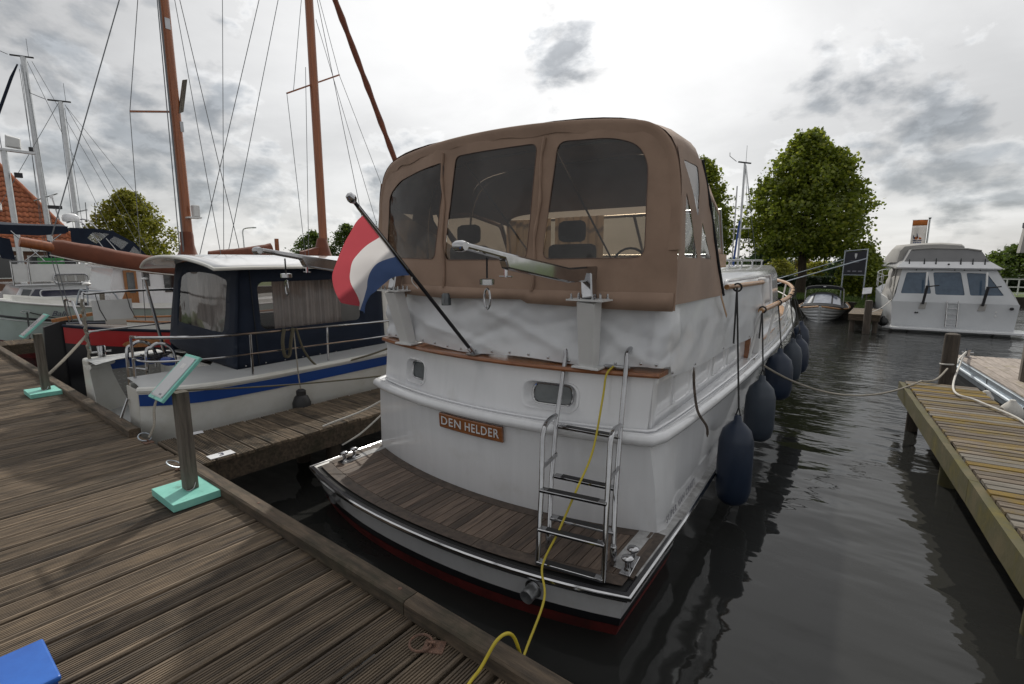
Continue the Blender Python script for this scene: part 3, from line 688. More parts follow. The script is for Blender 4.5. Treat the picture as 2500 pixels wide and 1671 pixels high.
# side bulwark (house side below the vinyl), with pressed panels
for s in (-1, 1):
    def sp(a, b, s=s): v = lerp(.07, 3.75, a); return Vector((s * (lerp(1.49, 1.50, b) + .05 * a), v, lerp(1.19 + .06 * a, 1.66, b)))
    m = MB(); m.grid(sp, 30, 4); m.build('house_side', 'gelcoat', boat, True, solid=.01)
    m = MB(); m.tube([sp(0, b) for b in (0, .3, .7, 1)], .022, 8); m.build('corner_bead', 'gelcoat', boat, True)
    for a0, a1 in ((.13, .26), (.30, .43), (.47, .60), (.64, .77)):
        q = rrect(a0, a1, .22, .80, .05); m = MB()
        rgs = [[sp(x, y) + Vector((s * d, 0, 0)) for x, y in [((a0 + a1) / 2 + (p[0] - (a0 + a1) / 2) * k, .51 + (p[1] - .51) * k) for p in q]] for k, d in ((1.06, .004), (1.03, .02), (.94, .02), (.88, .008))]
        m.loft(rgs, True, True, (False, True)); m.build('pressed_panel', 'gelcoat', boat, True, angle=35)
# stain strip on the side deck and a loose tie strap
# --- teak cap rail along the stern
def cap(u, off, z): t = u / 1.56; return (u, .065 - .268 * (1 - t * t) + off, z)
m = MB(); us = [-1.57 + 3.14 * i / 40 for i in range(41)]
m.loft([[cap(u, -.055, 1.645), cap(u, -.062, 1.66), cap(u, -.052, 1.678), cap(u, .16, 1.682), cap(u, .16, 1.64)] for u in us], True, True)
m.build('cap_rail', 'teak_varnish', boat, True, angle=35)
# --- white vinyl dodger, wrinkled
def dod(u_or, a):  # plan path: a in 0..1 from port forward round the stern to starboard forward
    pass
path = [(-1.61, 3.85), (-1.60, 2.4), (-1.59, 1.2), (-1.575, .35), (-1.53, .10)] + [(u, .125 - .27 * (1 - (u / 1.56) ** 2)) for u in [-1.42 + 2.84 * i / 14 for i in range(15)]] + [(1.53, .10), (1.585, .35), (1.60, 1.2), (1.615, 2.4), (1.625, 3.85)]
dp = [Vector((p[0], p[1], 0)) for p in path]; dc = curve(dp, 10)
def dodger(i, h):
    p = dc[i]; q = dc[min(i + 1, len(dc) - 1)] - dc[max(i - 1, 0)]; nrm = Vector((q.y, -q.x, 0)).normalized()
    w0 = 1.70 if abs(p.y) < .2 else lerp(1.62, 1.57, (p.y) / 3.8); w0 += .012 * sin(p.x * 5 + p.y * 3)
    w1 = 2.235 if p.y < .4 else 2.235 + .0 * p.y
    k = p.x * 1.0 + p.y * 1.0
    wr = .040 * mnoise.noise((k * .9, h * 1.4 + k * .5, 2.2)) + .026 * mnoise.noise((k * 2.6, h * 2.2 - k * .6, 5.1)) + .010 * mnoise.noise((k * 7, h * 5, 1.1)) + .017 * max(0, 1 - abs(mnoise.noise((k * 1.1 + h * 1.5, h * .8 - k * .4, 9.3))) * 4.5) - .012 * max(0, 1 - abs(mnoise.noise((k * 1.7 - h * 1.9, h * .9, 4.7))) * 5)
    wr *= (sin(pi * min(1, h * 1.05)) ** .6 + .25) * (1 if p.y < .3 else .45)
    return p + nrm * (wr + .02 - .015 * h) + Vector((0, 0, lerp(w0, w1, h)))
m = MB(); nd_ = len(dc) - 1
m.grid(lambda a, b: dodger(round(a * nd_), b), nd_, 22); dodg = m.build('vinyl_dodger', 'vinyl_white', boat, True, angle=80)
for i in range(0, nd_, 9):   # press studs along the lower hem
    p = dodger(i, .05); q = dc[min(i + 1, nd_)] - dc[max(i - 1, 0)]; nrm = Vector((q.y, -q.x, 0)).normalized()
    MB().lathe([(.011, 0), (.011, .004), (.006, .007)], p + nrm * .003, 8, nrm).build('press_stud', 'steel', dodg, True)
for uu in (1.47,):           # zip strip at the starboard corner
    pass
# --- brown canvas enclosure
def arc_v(u, w): return lerp(.03, .13, (w - 2.2) / 1.3) - .27 * (1 - min(1, (u / 1.62) ** 2))
ARCH = [(-1.64, 2.2), (-1.635, 2.6), (-1.62, 2.95), (-1.585, 3.2), (-1.52, 3.36), (-1.42, 3.46), (-1.28, 3.515), (-1.0, 3.55), (-.5, 3.58), (0, 3.59), (.5, 3.585), (1.0, 3.56), (1.3, 3.525), (1.43, 3.48), (1.53, 3.38), (1.595, 3.22), (1.63, 2.95), (1.645, 2.6), (1.655, 2.2)]
win = [rpoly([(-1.42, 2.56), (-.545, 2.535), (-.435, 3.405), (-.80, 3.37), (-1.15, 3.315), (-1.37, 3.20)], .07), rpoly([(-.40, 2.53), (.495, 2.53), (.545, 3.44), (-.30, 3.435)], .06),
       rpoly([(.635, 2.535), (1.42, 2.545), (1.405, 3.22), (1.33, 3.36), (1.15, 3.42), (.72, 3.435)], .08)]
def wob(u, w): return .014 * mnoise.noise((u * 2.3, w * 2.1, 7)) + .012 * max(0, 1 - abs(mnoise.noise((u * 1.6 + w * 2.2, w * 1.1 - u, 3))) * 5) * (1 if w < 2.55 else .35) + .003 * mnoise.noise((u * 9, w * 5, 1))
can = lambda s, t: Vector((s, arc_v(s, t) + wob(s, t), t + (.012 * sin(s * 3.1) - (.03 if s > .52 else 0) * 1 if t < 2.21 else 0)))
m = MB(); panel(m, ARCH, win, can, .08); en = m.build('canvas_enclosure', 'canvas_brown', boat, True, angle=70)
for h in win:
    m = MB(); panel(m, h, [], lambda s, t: can(s, t) + Vector((0, .004, 0)), .15); m.build('smoked_window', 'smoked_vinyl', en, True)
    m = MB(); m.tube([can(*p) + Vector((0, -.002, 0)) for p in dens(h, .08)], .003, 6, closed=True); m.build('window_piping', 'canvas_inner', en, True)
for u0, u1 in ((-.46, -.40), (.56, .605)):      # rolled seams between the windows
    m = MB(); m.tube([can(lerp(u1, u0, (t - 2.3) / 1.2) if u0 < 0 else lerp(u0, u1, (t - 2.3) / 1.2), t) + Vector((.012 * sin(t * 11), -.012, 0)) for t in [2.28 + .06 * i for i in range(21)]], [.013 + .004 * sin(i * 1.7) for i in range(21)], 6); m.build('zip_flap', 'canvas_brown', en, True)
m = MB(); m.loft([[can(u, 2.205) + Vector((0, -.008, -.01)), can(u, 2.29) + Vector((0, -.010, 0))] for u in [-1.64 + 3.28 * i / 50 for i in range(51)]], False); m.build('hem', 'canvas_brown', en, True, solid=.006)
av = [Vector((u, arc_v(u, w), w)) for u, w in ARCH]; ac = curve(av[1:-1], 5)
def archband(p, i):
    t = (ac[min(i + 1, len(ac) - 1)] - ac[max(i - 1, 0)]).normalized(); n = Vector((-t.z, 0, t.x)).normalized()
    n = n if n.z > 0 or abs(n.x) > .5 and n.x * p.x > 0 else -n
    return n
m = MB(); m.loft([[p - archband(p, i) * (.085 + .012 * sin(i * 1.3)) + Vector((0, -.010, 0)), p - archband(p, i) * .03 + Vector((0, -.016, 0)), p - archband(p, i) * .004 + Vector((0, -.016, 0)), p + archband(p, i) * .008 + Vector((0, -.006, 0)), p + archband(p, i) * .012 + Vector((0, .05, 0))] for i, p in enumerate(ac)], False)
m.build('valance', 'canvas_brown', en, True, angle=50)
# roof: hoops from the aft arch forward
def hoop(v, hw, zs, crown, n=24):
    P = []
    for i in range(n + 1):
        a = pi * (1 - i / n); c, s = cos(a), sin(a); e = .42
        P.append(Vector((hw * abs(c) ** e * (1 if c > 0 else -1), v, zs + (crown - zs) * abs(s) ** (e * 1.15))))
    return P
h0 = [Vector((p.x, arc_v(p.x, p.z) + .0, p.z)) for p in hoop(0, 1.60, 3.05, 3.595)]
roof = [h0, hoop(.35, 1.605, 3.05, 3.63), hoop(.72, 1.59, 3.05, 3.64), hoop(1.0, 1.52, 3.08, 3.60), hoop(1.3, 1.46, 3.12, 3.60), hoop(1.42, 1.43, 3.12, 3.585)]
m = MB(); m.loft(roof, False); m.build('canvas_roof', 'canvas_brown', en, True, angle=70)
fr = [hoop(1.42, 1.43, 3.12, 3.575), hoop(1.75, 1.36, 3.05, 3.40), hoop(2.05, 1.30, 2.98, 3.14)]
m = MB(); m.loft([[p for p in r] for r in fr], False); m.build('canvas_visor', 'canvas_brown', en, True, angle=70, solid=.006)
# side panels with clear windows
def side(s):
    def f(v, w): b = max(0., (w - 2.9) / .6); return Vector((s * (1.645 - .10 * b ** 2 - .02 * v + .008 * mnoise.noise((v * 4, w * 4, s))), v, w))
    outer = [(.05, 2.2), (1.66, 2.185), (1.30, 2.55), (.92, 3.0), (.78, 3.34), (.1, 3.34), (.1, 2.9)]
    hs = [rpoly([(.20, 3.25), (.60, 3.26), (.60, 3.10), (.54, 2.86)], .035), rpoly([(.22, 3.03), (.24, 2.55), (.62, 2.54)], .035), rpoly([(.70, 2.84), (.70, 2.55), (1.10, 2.53)], .035)]
    m = MB(); panel(m, outer, hs, f, .09); so_ = m.build('side_curtain', 'canvas_brown', en, True, angle=70)
    for h in hs:
        m = MB(); panel(m, h, [], lambda a, b: f(a, b) + Vector((-s * .004, 0, 0)), .2); m.build('clear_window', 'clear_vinyl', so_, True)
    m = MB(); m.tube([f(a, b) + Vector((s * .006, 0, 0)) for a, b in ((1.66, 2.185), (1.30, 2.55), (.92, 3.0), (.78, 3.34))], .014, 6); m.build('zip_edge', 'canvas_dark', so_, True)
    # forward quarter window and frame
    q = [(.80, 3.34), (.95, 3.0), (1.33, 2.55), (2.30, 2.58), (2.05, 3.02), (1.6, 3.12), (1.3, 3.2)]
    f2 = lambda v, w: Vector((s * (1.60 - .11 * (v - .8) - .06 * max(0, w - 2.6)), v, w))
    hq = rpoly([(1.0, 3.02), (1.40, 2.64), (2.20, 2.64), (2.02, 2.98), (1.5, 3.08)], .05)
    m = MB(); panel(m, q, [hq], f2, .1); so2 = m.build('quarter_curtain', 'canvas_brown', en, True, solid=.004)
    m = MB(); panel(m, hq, [], f2, .2); m.build('clear_window', 'clear_vinyl', so2, True)
    m = MB(); m.tube([f2(*p) for p in ((2.30, 2.56), (2.05, 3.06))], .018, 8); m.build('windscreen_frame', 'alu', so2, True)
    m = MB(); m.beam((s * 1.49, 1.5, 2.52), (s * 1.44, 2.36, 2.52), .05, .14); m.build('windscreen_base', 'teak_rail', so2)
    MB().tube([(s * 1.63, 1.72, 2.262), (s * 1.635, 3.85, 2.24)], .026, 10).build('hand_rail', 'teak_rail', boat, True)
side(1); side(-1)
# windscreen
m = MB(); F = lambda a, b: Vector((lerp(-1.38, 1.38, a) * (1 - .05 * b), 2.34 + .14 * (1 - (2 * a - 1) ** 2) - .3 * b, lerp(2.58, 3.05, b)))
wsc = MB().tube([F(i / 12, 0) for i in range(13)], .02, 8).build('windscreen', 'alu', boat, True)
MB().tube([F(i / 12, 1) for i in range(13)], .02, 8).build('frame_bar', 'alu', wsc, True)
for a in (0, .33, .67, 1): MB().tube([F(a, 0), F(a, 1)], .018, 8).build('frame_bar', 'alu', wsc, True)
m.grid(F, 12, 2); m.build('pane', 'clear_glass', wsc, True)
# cockpit inside: floor, helm console, two seats, table
MB().box(-1.5, 1.5, .2, 2.3, 1.50, 1.56).build('cockpit_sole', 'teak_margin', boat)
MB().box(-1.42, 1.42, 2.15, 2.32, 1.56, 2.56).build('helm_bulkhead', 'teak_margin', boat)
MB().prism([(.1, 2.14, 2.56), (.1, 1.7, 2.42), (.1, 1.7, 1.6), (.1, 2.14, 1.6)], (1.2, 0, 0)).build('helm_console', 'seat_dark', boat)
for uu, vv in ((.42, .95), (-.75, .8)):
    st = MB().box(uu - .27, uu + .27, vv - .25, vv + .25, 2.02, 2.14).build('helm_seat', 'seat_dark', boat, bevel=.04)
    MB().box(uu - .25, uu + .25, vv - .30, vv - .17, 2.14, 2.68).build('seat_back', 'seat_dark', st, bevel=.05)
    MB().box(uu - .14, uu + .14, vv - .30, vv - .18, 2.70, 2.90).build('head_rest', 'seat_dark', st, bevel=.05)
    MB().lathe([(.16, 1.56), (.05, 1.6), (.05, 2.02)], (uu, vv, 0), 12).build('pedestal', 'steel', st, True)
MB().tube([(.62 + .19 * cos(t * pi / 10), 1.62 + .06 * sin(t * pi / 10), 2.48 + .18 * sin(t * pi / 10)) for t in range(20)], .014, 6, closed=True).build('steering_wheel', 'seat_dark', boat, True)
for s in (-1, 1): MB().tube(hoop(.75, 1.57, 2.3, 3.60)[::1], .014, 6).build('canopy_hoop', 'steel', en, True) if s > 0 else MB().tube(hoop(1.36, 1.42, 2.4, 3.57), .014, 6).build('canopy_hoop', 'steel', en, True)
for uu in (-1.0, .15): MB().tube([(uu, 2.2, 2.56), (uu + .05, .75, 3.58)], .012, 6).build('canopy_strut', 'steel', en, True)
for a0, a1 in ((-1.32, -.62), (-.55, .12)):    # drawn tan curtains inside the forward windows
    m = MB(); m.grid(lambda a, b: (lerp(a0, a1, a), 2.02 + .02 * sin(a * 40), lerp(2.56, 3.06, b)), 24, 4); m.build('window_curtain', 'tan_cloth', wsc, True)
for s in (-1,):
    m = MB(); m.grid(lambda a, b: (s * 1.56, lerp(.25, 1.2, a), lerp(2.5, 3.1 - .4 * a, b)), 10, 4); m.build('window_curtain', 'tan_cloth', wsc, True)
# coachroof forward
CR = [(-1.36, 2.36), (-1.36, 6.6), (-1.1, 8.4), (-.6, 9.2), (.6, 9.2), (1.1, 8.4), (1.36, 6.6), (1.36, 2.36)]
m = MB(); m.loft([[(u * k, v, z) for u, v in CR] for k, z in ((1.12, 1.2), (1.03, 2.30), (1.0, 2.38), (.93, 2.43))], False)
n8 = len(CR); m.f.append(tuple(range(len(m.v) - n8, len(m.v)))); cr = m.build('coachroof', 'gelcoat', boat, True, angle=30, bevel=.02)
for s in (-1, 1):
    sd = lambda v, w, s=s: Vector((s * (1.36 * lerp(1.12, 1.03, (w - 1.2) / 1.1) + .012), v, w))
    pl = rrect(2.75, 5.6, 1.86, 2.24, .08)
    m = MB(); panel(m, pl, [], lambda a, b: sd(a, b) + Vector((s * (.008 + .010 * mnoise.noise((a * 4, b * 4, 1))), 0, 0)), .12); m.build('window_cover', 'vinyl_worn', cr, True, solid=.004)
    MB().tube([sd(*p) for p in dens(rrect(2.6, 5.8, 1.78, 2.29, .12), .1)], .02, 8, closed=True).build('window_surround', 'gelcoat', cr, True)
    MB().tube([(s * 1.22, 2.9, 2.53), (s * 1.2, 6.2, 2.53)], .016, 8).build('grab_rail', 'steel', cr, True)
    for v in (2.95, 3.7, 4.5, 5.3, 6.15): MB().lathe([(.02, 0), (.012, .02), (.012, .08), (.024, .09), (.024, .11)], (s * 1.21, v, 2.43), 8).build('stanchion', 'steel', cr, True)
MB().lathe([(.0, .14), (.05, .13), (.07, .08), (.07, 0)], (.6, 3.1, 2.43), 12).build('roof_vent', 'steel', cr, True)
MB().box(1.57, 1.66, 3.72, 3.86, 1.25, 2.3).build('gate_post', 'vinyl_worn', boat, bevel=.02)
MB().box(1.54, 1.60, 3.35, 3.42, 1.22, 1.58).build('gate_board', 'teak_varnish', boat)
# bow: teak deck, bulwark, pulpit with teak rail
R2 = [(u * .90, v, sheer(v) + .055) for u, v in R_rub if v > 3.9]
m = MB(); m.add(R2, [tuple(range(len(R2)))]); m.build('fore_deck', 'teak_rail', boat)
for s in (-1, 1):
    vs = [3.4, 4.6, 5.9, 7.3, 8.6, 9.6, 10.5, 11.2, 11.75]; us = [1.69, 1.70, 1.70, 1.60, 1.42, 1.20, .88, .5, 0]
    zs = [1.89, 1.90, 1.92, 1.96, 1.99, 2.02, 2.05, 2.07, 2.08]
    rail = curve([(s * u, v, z) for u, v, z in zip(us, vs, zs)], 6)
    MB().tube(rail, .034, 10).build('pulpit_rail', 'teak_rail', boat, True)
    for i in (0, 1, 2, 3, 4, 5, 6, 7):
        a = Vector((s * us[i], vs[i], zs[i])); base = Vector((s * us[i] * .955, vs[i] - .12, sheer(vs[i]) + .04))
        MB().tube([base, a], .017, 8).build('pulpit_stanchion', 'white_metal', boat, True)
    mid = [p.lerp(Vector((p.x * .96, p.y - .08, sheer(p.y) + .05)), .5) for p in rail[6:]]
    MB().tube(mid, .012, 8).build('pulpit_midrail', 'white_metal', boat, True)
MB().lathe([(.07, 0), (.07, .12), (.1, .14), (.1, .18)], (0, 10.6, 1.53), 12).build('anchor_winch', 'seat_dark', boat, True)
# --- boarding ladder
lad = MB().tube(curve([(.80, .09, 1.69), (.80, .09, 1.80), (.805, .04, 1.845), (.815, -.06, 1.82), (.83, -.10, 1.76)], 4) + [Vector((.875, -.31, 1.28)), Vector((.95, -.50, .88)), Vector((1.045, -.69, .46))], .019, 10).build('boarding_ladder', 'steel', boat, True)
MB().tube(curve([(1.315, .11, 1.69), (1.315, .11, 1.80), (1.32, .06, 1.845), (1.33, -.04, 1.82), (1.345, -.08, 1.76)], 4) + [Vector((1.40, -.28, 1.28)), Vector((1.455, -.46, .88)), Vector((1.515, -.60, .46))], .019, 10).build('ladder_rail', 'steel', lad, True)
MB().tube(curve([(.865, -.29, 1.31), (.90, -.45, 1.325), (.945, -.60, 1.315), (.965, -.66, 1.25)], 4) + [Vector((1.02, -.76, .86)), Vector((1.085, -.905, .435))], .019, 10).build('ladder_rail', 'steel', lad, True)
MB().tube(curve([(1.395, -.26, 1.32), (1.42, -.42, 1.345), (1.455, -.56, 1.335), (1.47, -.61, 1.27)], 4) + [Vector((1.50, -.70, .86)), Vector((1.55, -.825, .435))], .019, 10).build('ladder_rail', 'steel', lad, True)
def step(a, b, w=.06):
    a, b = Vector(a), Vector(b); s_ = MB().beam(a, b, w, .022).build('ladder_step', 'steel', lad, bevel=.005)
    MB().beam(a.lerp(b, .12) + Vector((0, 0, .0125)), a.lerp(b, .88) + Vector((0, 0, .0125)), w * .8, .003).build('tread_pad', 'rubber_black', s_)
def rear(t): return Vector((.83, -.10, 1.76)).lerp(Vector((1.045, -.69, .46)), t), Vector((1.345, -.08, 1.76)).lerp(Vector((1.515, -.60, .46)), t)
def front(t): return Vector((.965, -.66, 1.25)).lerp(Vector((1.085, -.905, .435)), t), Vector((1.47, -.61, 1.27)).lerp(Vector((1.55, -.825, .435)), t)
for t in (.40, .66, .87): step(*rear(t))
for t in (.42, .73, .985): step(*front(t))
for uu, vv in ((1.045, -.69), (1.515, -.60)): MB().lathe([(.024, .43), (.026, .56), (.02, .57)], (uu, vv, 0), 10).build('ladder_foot', 'steel', lad, True)
for t in (.25,):
    a, b2 = front(t), rear(.55)
    for p, q in zip(a, b2): MB().beam(p, q, .012, .03).build('ladder_stay', 'steel', lad)
# --- dinghy davits on white posts
for bu, bv, tu in ((-.99, -.12, -1.04), (1.04, -.09, 1.09)):
    pst = MB().beam((bu, bv - .01, 1.69), (tu, bv - .13, 2.225), .125, .11, (0, 1, 0), .15, .13).build('davit_post', 'white_metal', boat, bevel=.008)
    MB().box(bu - .115, bu + .115, bv - .09, bv + .09, 1.684, 1.70).build('base_plate', 'white_metal', pst, bevel=.003)
    MB().box(tu - .15, tu + .15, bv - .22, bv - .04, 2.226, 2.238).build('top_plate', 'white_metal', pst)
    for dx in (-.12, -.06, .06, .12):
        for dy in (-.19, -.07): MB().lathe([(.013, 0), (.013, .012), (.008, .014), (.008, .04)], (tu + dx, bv + dy, 2.238), 6).build('bolt', 'steel', pst, True)
    cu = tu - .03; a0 = Vector((cu, -.12, 2.40)); tip = Vector((cu - .10, -1.52, 2.60))
    dv = MB().beam((tu, bv - .13, 2.238), (cu, -.18, 2.42), .09, .09, (0, 1, 0)).build('davit', 'steel', boat, bevel=.01)
    m = MB(); m.loft([[(p.x - wd, p.y, p.z - hh), (p.x + wd, p.y, p.z - hh), (p.x + wd, p.y, p.z + .022), (p.x - wd, p.y, p.z + .022)] for p, wd, hh in ((tip + Vector((0, .03, 0)), .028, .015), (tip.lerp(a0, .25), .03, .02), (tip.lerp(a0, .27), .03, .075), (tip.lerp(a0, .75), .03, .085), (a0 + Vector((0, .05, .06)), .03, .09))], True, True)
    m.build('davit_arm', 'steel', dv, bevel=.012)
    MB().lathe([(.024, -.04), (.032, -.02), (.032, .02), (.024, .04)], tip, 14, (1, 0, 0)).build('sheave', 'steel', dv, True)
    hk = tip + Vector((.01, .22, -.06))
    MB().tube([hk, hk + Vector((0, 0, -.12))], .006, 6).build('fall_line', 'rope_black', dv, True)
    MB().lathe([(.028, .0), (.045, .004), (.045, .034), (.028, .038)], hk + Vector((0, 0, -.16)), 14).build('hook_block', 'steel', dv, True)
    cc = hk + Vector((0, 0, -.24)); MB().tube([cc + Vector((.022 * cos(t * pi / 8), 0, .06 * sin(t * pi / 8))) for t in range(16)], .007, 6, closed=True).build('snap_hook', 'steel', dv, True)
    MB().tube([tip + Vector((0, .42, -.12)), tip + Vector((0, .42, -.18))], .012, 8).build('clamp_screw', 'steel', dv, True)
    MB().tube([tip + Vector((-.05, .42, -.175)), tip + Vector((.05, .42, -.175))], .005, 6).build('clamp_bar', 'steel', dv, True)
# --- cleats, exhausts, stern light
def cleat(u, v, ang):
    m = MB().beam((u - .13 * sin(ang), v - .13 * cos(ang), .432), (u + .13 * sin(ang), v + .13 * cos(ang), .432), .075, .014).build('mooring_cleat', 'steel', plat, bevel=.004)
    for k in (-.065, .065): MB().lathe([(.026, 0), (.018, .02), (.017, .055), (.03, .07), (.042, .078), (.042, .09), (.03, .1), (.008, .106)], (u + k * sin(ang), v + k * cos(ang), .437), 14).build('bollard', 'steel', m, True)
cleat(-1.56, -.50, -.1); cleat(1.62, -.55, -.1)
for u, v, z in ((1.10, -1.02, .285), (-1.19, -.93, .285)):
    m = MB(); m.lathe([(.048, 0), (.050, .11), (.045, .111), (.042, .03), (.01, .03)], (u, v + .06, z), 18, (0, -1, -.12)); ex = m.build('exhaust_pipe', 'alu', plat, True, angle=50)
    MB().lathe([(.066, 0), (.066, .006), (.052, .008)], (u, v + .045, z), 18, (0, -1, -.12)).build('flange', 'steel', ex, True)
m = MB(); m.lathe([(.045, 0), (.045, .09), (.03, .11)], (-.35, -.24, 2.12), 12, (0, 0, 1)); m.build('stern_light', 'grey_glass', boat, True)
for u, v, w0 in ((-1.02, -.09, 2.19), (1.5, .12, 2.19)):
    MB().beam((u, v - .02, w0), (u - .06 if u < 0 else u - .03, v - .03, w0 - .13), .022, .004, (0, 1, 0)).build('canvas_strap', 'teak_rail', en)
MB().beam((1.665, 1.35, 2.2), (1.67, 1.62, 1.98), .03, .004, (1, 0, 0)).build('canvas_strap', 'teak_rail', en)
MB().tube(curve([(1.655, .62, 1.64), (1.665, .64, 1.45), (1.70, .66, 1.25), (1.77, .70, 1.12), (1.775, .72, 1.02)], 5), [.004, .006] + [.012] * 17 + [.006, .004], 5).build('loose_strap', 'teak_margin', boat, True)
# flag locker: power inlet on the cap rail
m = MB().beam((1.14, -.03, 1.70), (1.34, .0, 1.70), .05, .03).build('cap_cleat', 'steel', boat, bevel=.01)
# ---------------------------------------------------------------- ensign on its staff
fb = W(-.06, -.2, 1.69)
fs = thing('ensign_staff', 'red white and blue flag on a slanting dark staff at the white yacht stern', 'flag', fb)
def S(u, v, w): return W(u, v, w) - fb
base, tip = S(-.06, -.2, 1.69), S(-.15, -1.36, 2.93)
MB().tube([base, tip], [.017, .014], 10).build('staff', 'black_paint', fs, True)
MB().tube([base.lerp(tip, .62), base.lerp(tip, .97)], .016, 10).build('staff_sleeve', 'steel', fs, True)
MB().lathe([(.012, -.02), (.03, 0), (.034, .02), (.026, .05), (.004, .06)], tip, 12, tip - base).build('knob', 'steel', fs, True)
MB().tube([base.lerp(tip, -.012), base.lerp(tip, .06)], .024, 10).build('socket', 'steel', fs, True)
MB().box(base.x - .06, base.x + .06, base.y - .05, base.y + .05, -.006, .004).build('foot_plate', 'steel', fs)
H1, H2 = base.lerp(tip, .93), base.lerp(tip, .58)
F1, F2 = S(-.47, -1.26, 2.20), S(-.16, -1.24, 2.13)
def flag(a, b):   # a: 0 red edge .. 1 blue edge, b: hoist to fly
    p = H1.lerp(H2, a); q = F1.lerp(F2, a); ctrl = p.lerp(q, .5) + Vector((-.10, -.14, .10 + .05 * a))
    r = (1 - b) ** 2 * p + 2 * b * (1 - b) * ctrl + b * b * q
    wv = .05 * sin(b * 6 + a * 5.2) * b + .022 * sin(a * 13 - b * 3) * b + .010 * mnoise.noise((a * 6, b * 6, 2))
    return r + Vector((wv * .8, wv * .5, .012 * sin(b * 9) * b))
for k, mt in enumerate(('flag_red', 'flag_white', 'flag_blue')):
    m = MB(); m.grid(lambda a, b: flag((k + a) / 3, b), 8, 26); m.build('flag_stripe', mt, fs, True)
m = MB(); m.tube([flag(a / 6, 0) for a in range(7)], .012, 6); m.build('hoist_band', 'flag_white', fs, True)
MB().tube(curve([H2, H2 + Vector((.02, -.02, -.05)), H2 + Vector((.05, .01, -.1))], 4), .004, 5).build('halyard', 'rope_white', fs, True)
# ---------------------------------------------------------------- fenders on the yacht's starboard side
def fender(label, u, v, w0, w1, r, mat, rail, loops=True, tilt=0):
    L_ = w1 - w0; t = thing('fender', label, 'fender', W(u, v, w0), tilt and BA)
    prof = [(.01, 0), (r * .55, .02), (r * .86, .07), (r, .17), (r * 1.0, L_ * .5), (r * .97, L_ - .22), (r * .80, L_ - .11), (r * .45, L_ - .045), (.04, L_ - .015), (.034, L_ + .03), (.012, L_ + .045)]
    MB().lathe(prof, (0, 0, 0), 24).build('fender_body', mat, t, True, angle=60)
    top = Vector((0, 0, L_ + .02)); rp = W(*rail) - W(u, v, w0)
    k = top + Vector((0, 0, .10))
    for s in (-1, 1): MB().tube([top + Vector((s * .028, 0, -.01)), k], .007, 6).build('eye_line', 'rope_black', t, True)
    MB().tube([k, rp], .009, 6).build('hanging_line', 'rope_black', t, True)
    MB().tube([rp + Vector((cos(a * pi / 6) * .0, .02, 0)) + Vector((cos(a * pi / 6) * .04, 0, sin(a * pi / 6) * .04)) for a in range(12)], .010, 6, closed=True).build('rail_turn', 'rope_black', t, True)
    if loops: MB().tube(sag(rp, rp.lerp(k, .45) + Vector((-.03, -.03, -.04)), -.02, 8), .009, 6).build('line_tail', 'rope_black', t, True)
fender('long navy fender on a long black line, touching the water aft', 1.87, 1.47, .12, 1.00, .165, 'rubber_navy', (1.68, 1.95, 2.25))
fender('dark slate fender hanging midway along the yacht from its gate post', 1.87, 2.72, .40, 1.16, .165, 'rubber_grey', (1.70, 3.45, 1.90))
fender('broad navy fender below the bend of the pulpit rail', 1.88, 3.98, .62, 1.30, .18, 'rubber_navy', (1.71, 4.7, 1.91), False)
fender('slim charcoal fender hanging at an angle towards the bow', 1.89, 5.25, .62, 1.28, .15, 'rubber_grey', (1.71, 6.0, 1.92), False)
fender('blue-black fender half hidden behind the others at the bow', 1.90, 6.0, .62, 1.25, .17, 'rubber_navy', (1.68, 6.7, 1.94), False)
fender('foremost small dark fender tight under the bow flare', 1.84, 6.8, .85, 1.40, .15, 'rubber_navy', (1.60, 7.4, 1.96), False)
# ---------------------------------------------------------------- lines and cable
def rope(name, label, pts, r, mat, cat='rope', n=8):
    m = MB(); m.tube(pts, r, n); o = m.build(name, mat, None, True, loc=tuple(pts[0])); return tag(o, label, cat)
rope('mooring_line', 'pale mooring rope slung from the yacht across the water to the mossy jetty', sag(W(1.66, 3.35, 1.27), (.44, 9.75, .70), .35, 24) + curve([(.44, 9.75, .69), (.62, 10.0, .70), (.80, 10.9, .74)], 5)[1:], .014, 'rope_grey')
o = rope('mooring_line', 'white rope lying along the mossy jetty from the pontoon bollard', curve([(1.32, 14.4, .55), (1.15, 13.0, .60), (.80, 9.6, .665), (1.0, 8.9, .675), (1.30, 8.15, .672), (1.42, 7.7, .58)], 8), .014, 'rope_white')
rope('mooring_line', 'second white rope tied round the round piling by the pontoon', curve([(1.32, 14.38, .58), (1.05, 12.4, .70), (.93, 11.25, .78), (.78, 11.08, .78), (.72, 11.25, .76)], 6), .014, 'rope_white')
rope('power_cable', 'yellow shore power cable running from the cap rail down past the ladder to the jetty', curve([W(1.24, -.08, 1.715), W(1.22, -.16, 1.66), W(1.225, -.22, 1.50), W(1.25, -.42, 1.14), W(1.24, -.64, .92), W(1.19, -.80, .66), W(1.16, -.96, .47), W(1.30, -1.16, .40), Vector((-1.50, 2.05, .25)), Vector((-1.36, 1.86, .28)), Vector((-1.25, 1.70, .62)), Vector((-1.245, 1.62, .82)), Vector((-1.275, 1.55, .83)), Vector((-1.31, 1.47, .72)), Vector((-1.32, 1.38, .675)), Vector((-1.22, 1.0, .672)), Vector((-1.1, .3, .672))], 8), .008, 'cable_yellow', 'cable', 10)
rope('mooring_line', 'thin grey rope stretched from the small boat to the yacht above the finger jetty', sag((-6.25, 1.85, 1.12), W(-1.66, .05, 1.22), .03, 16), .009, 'rope_olive')
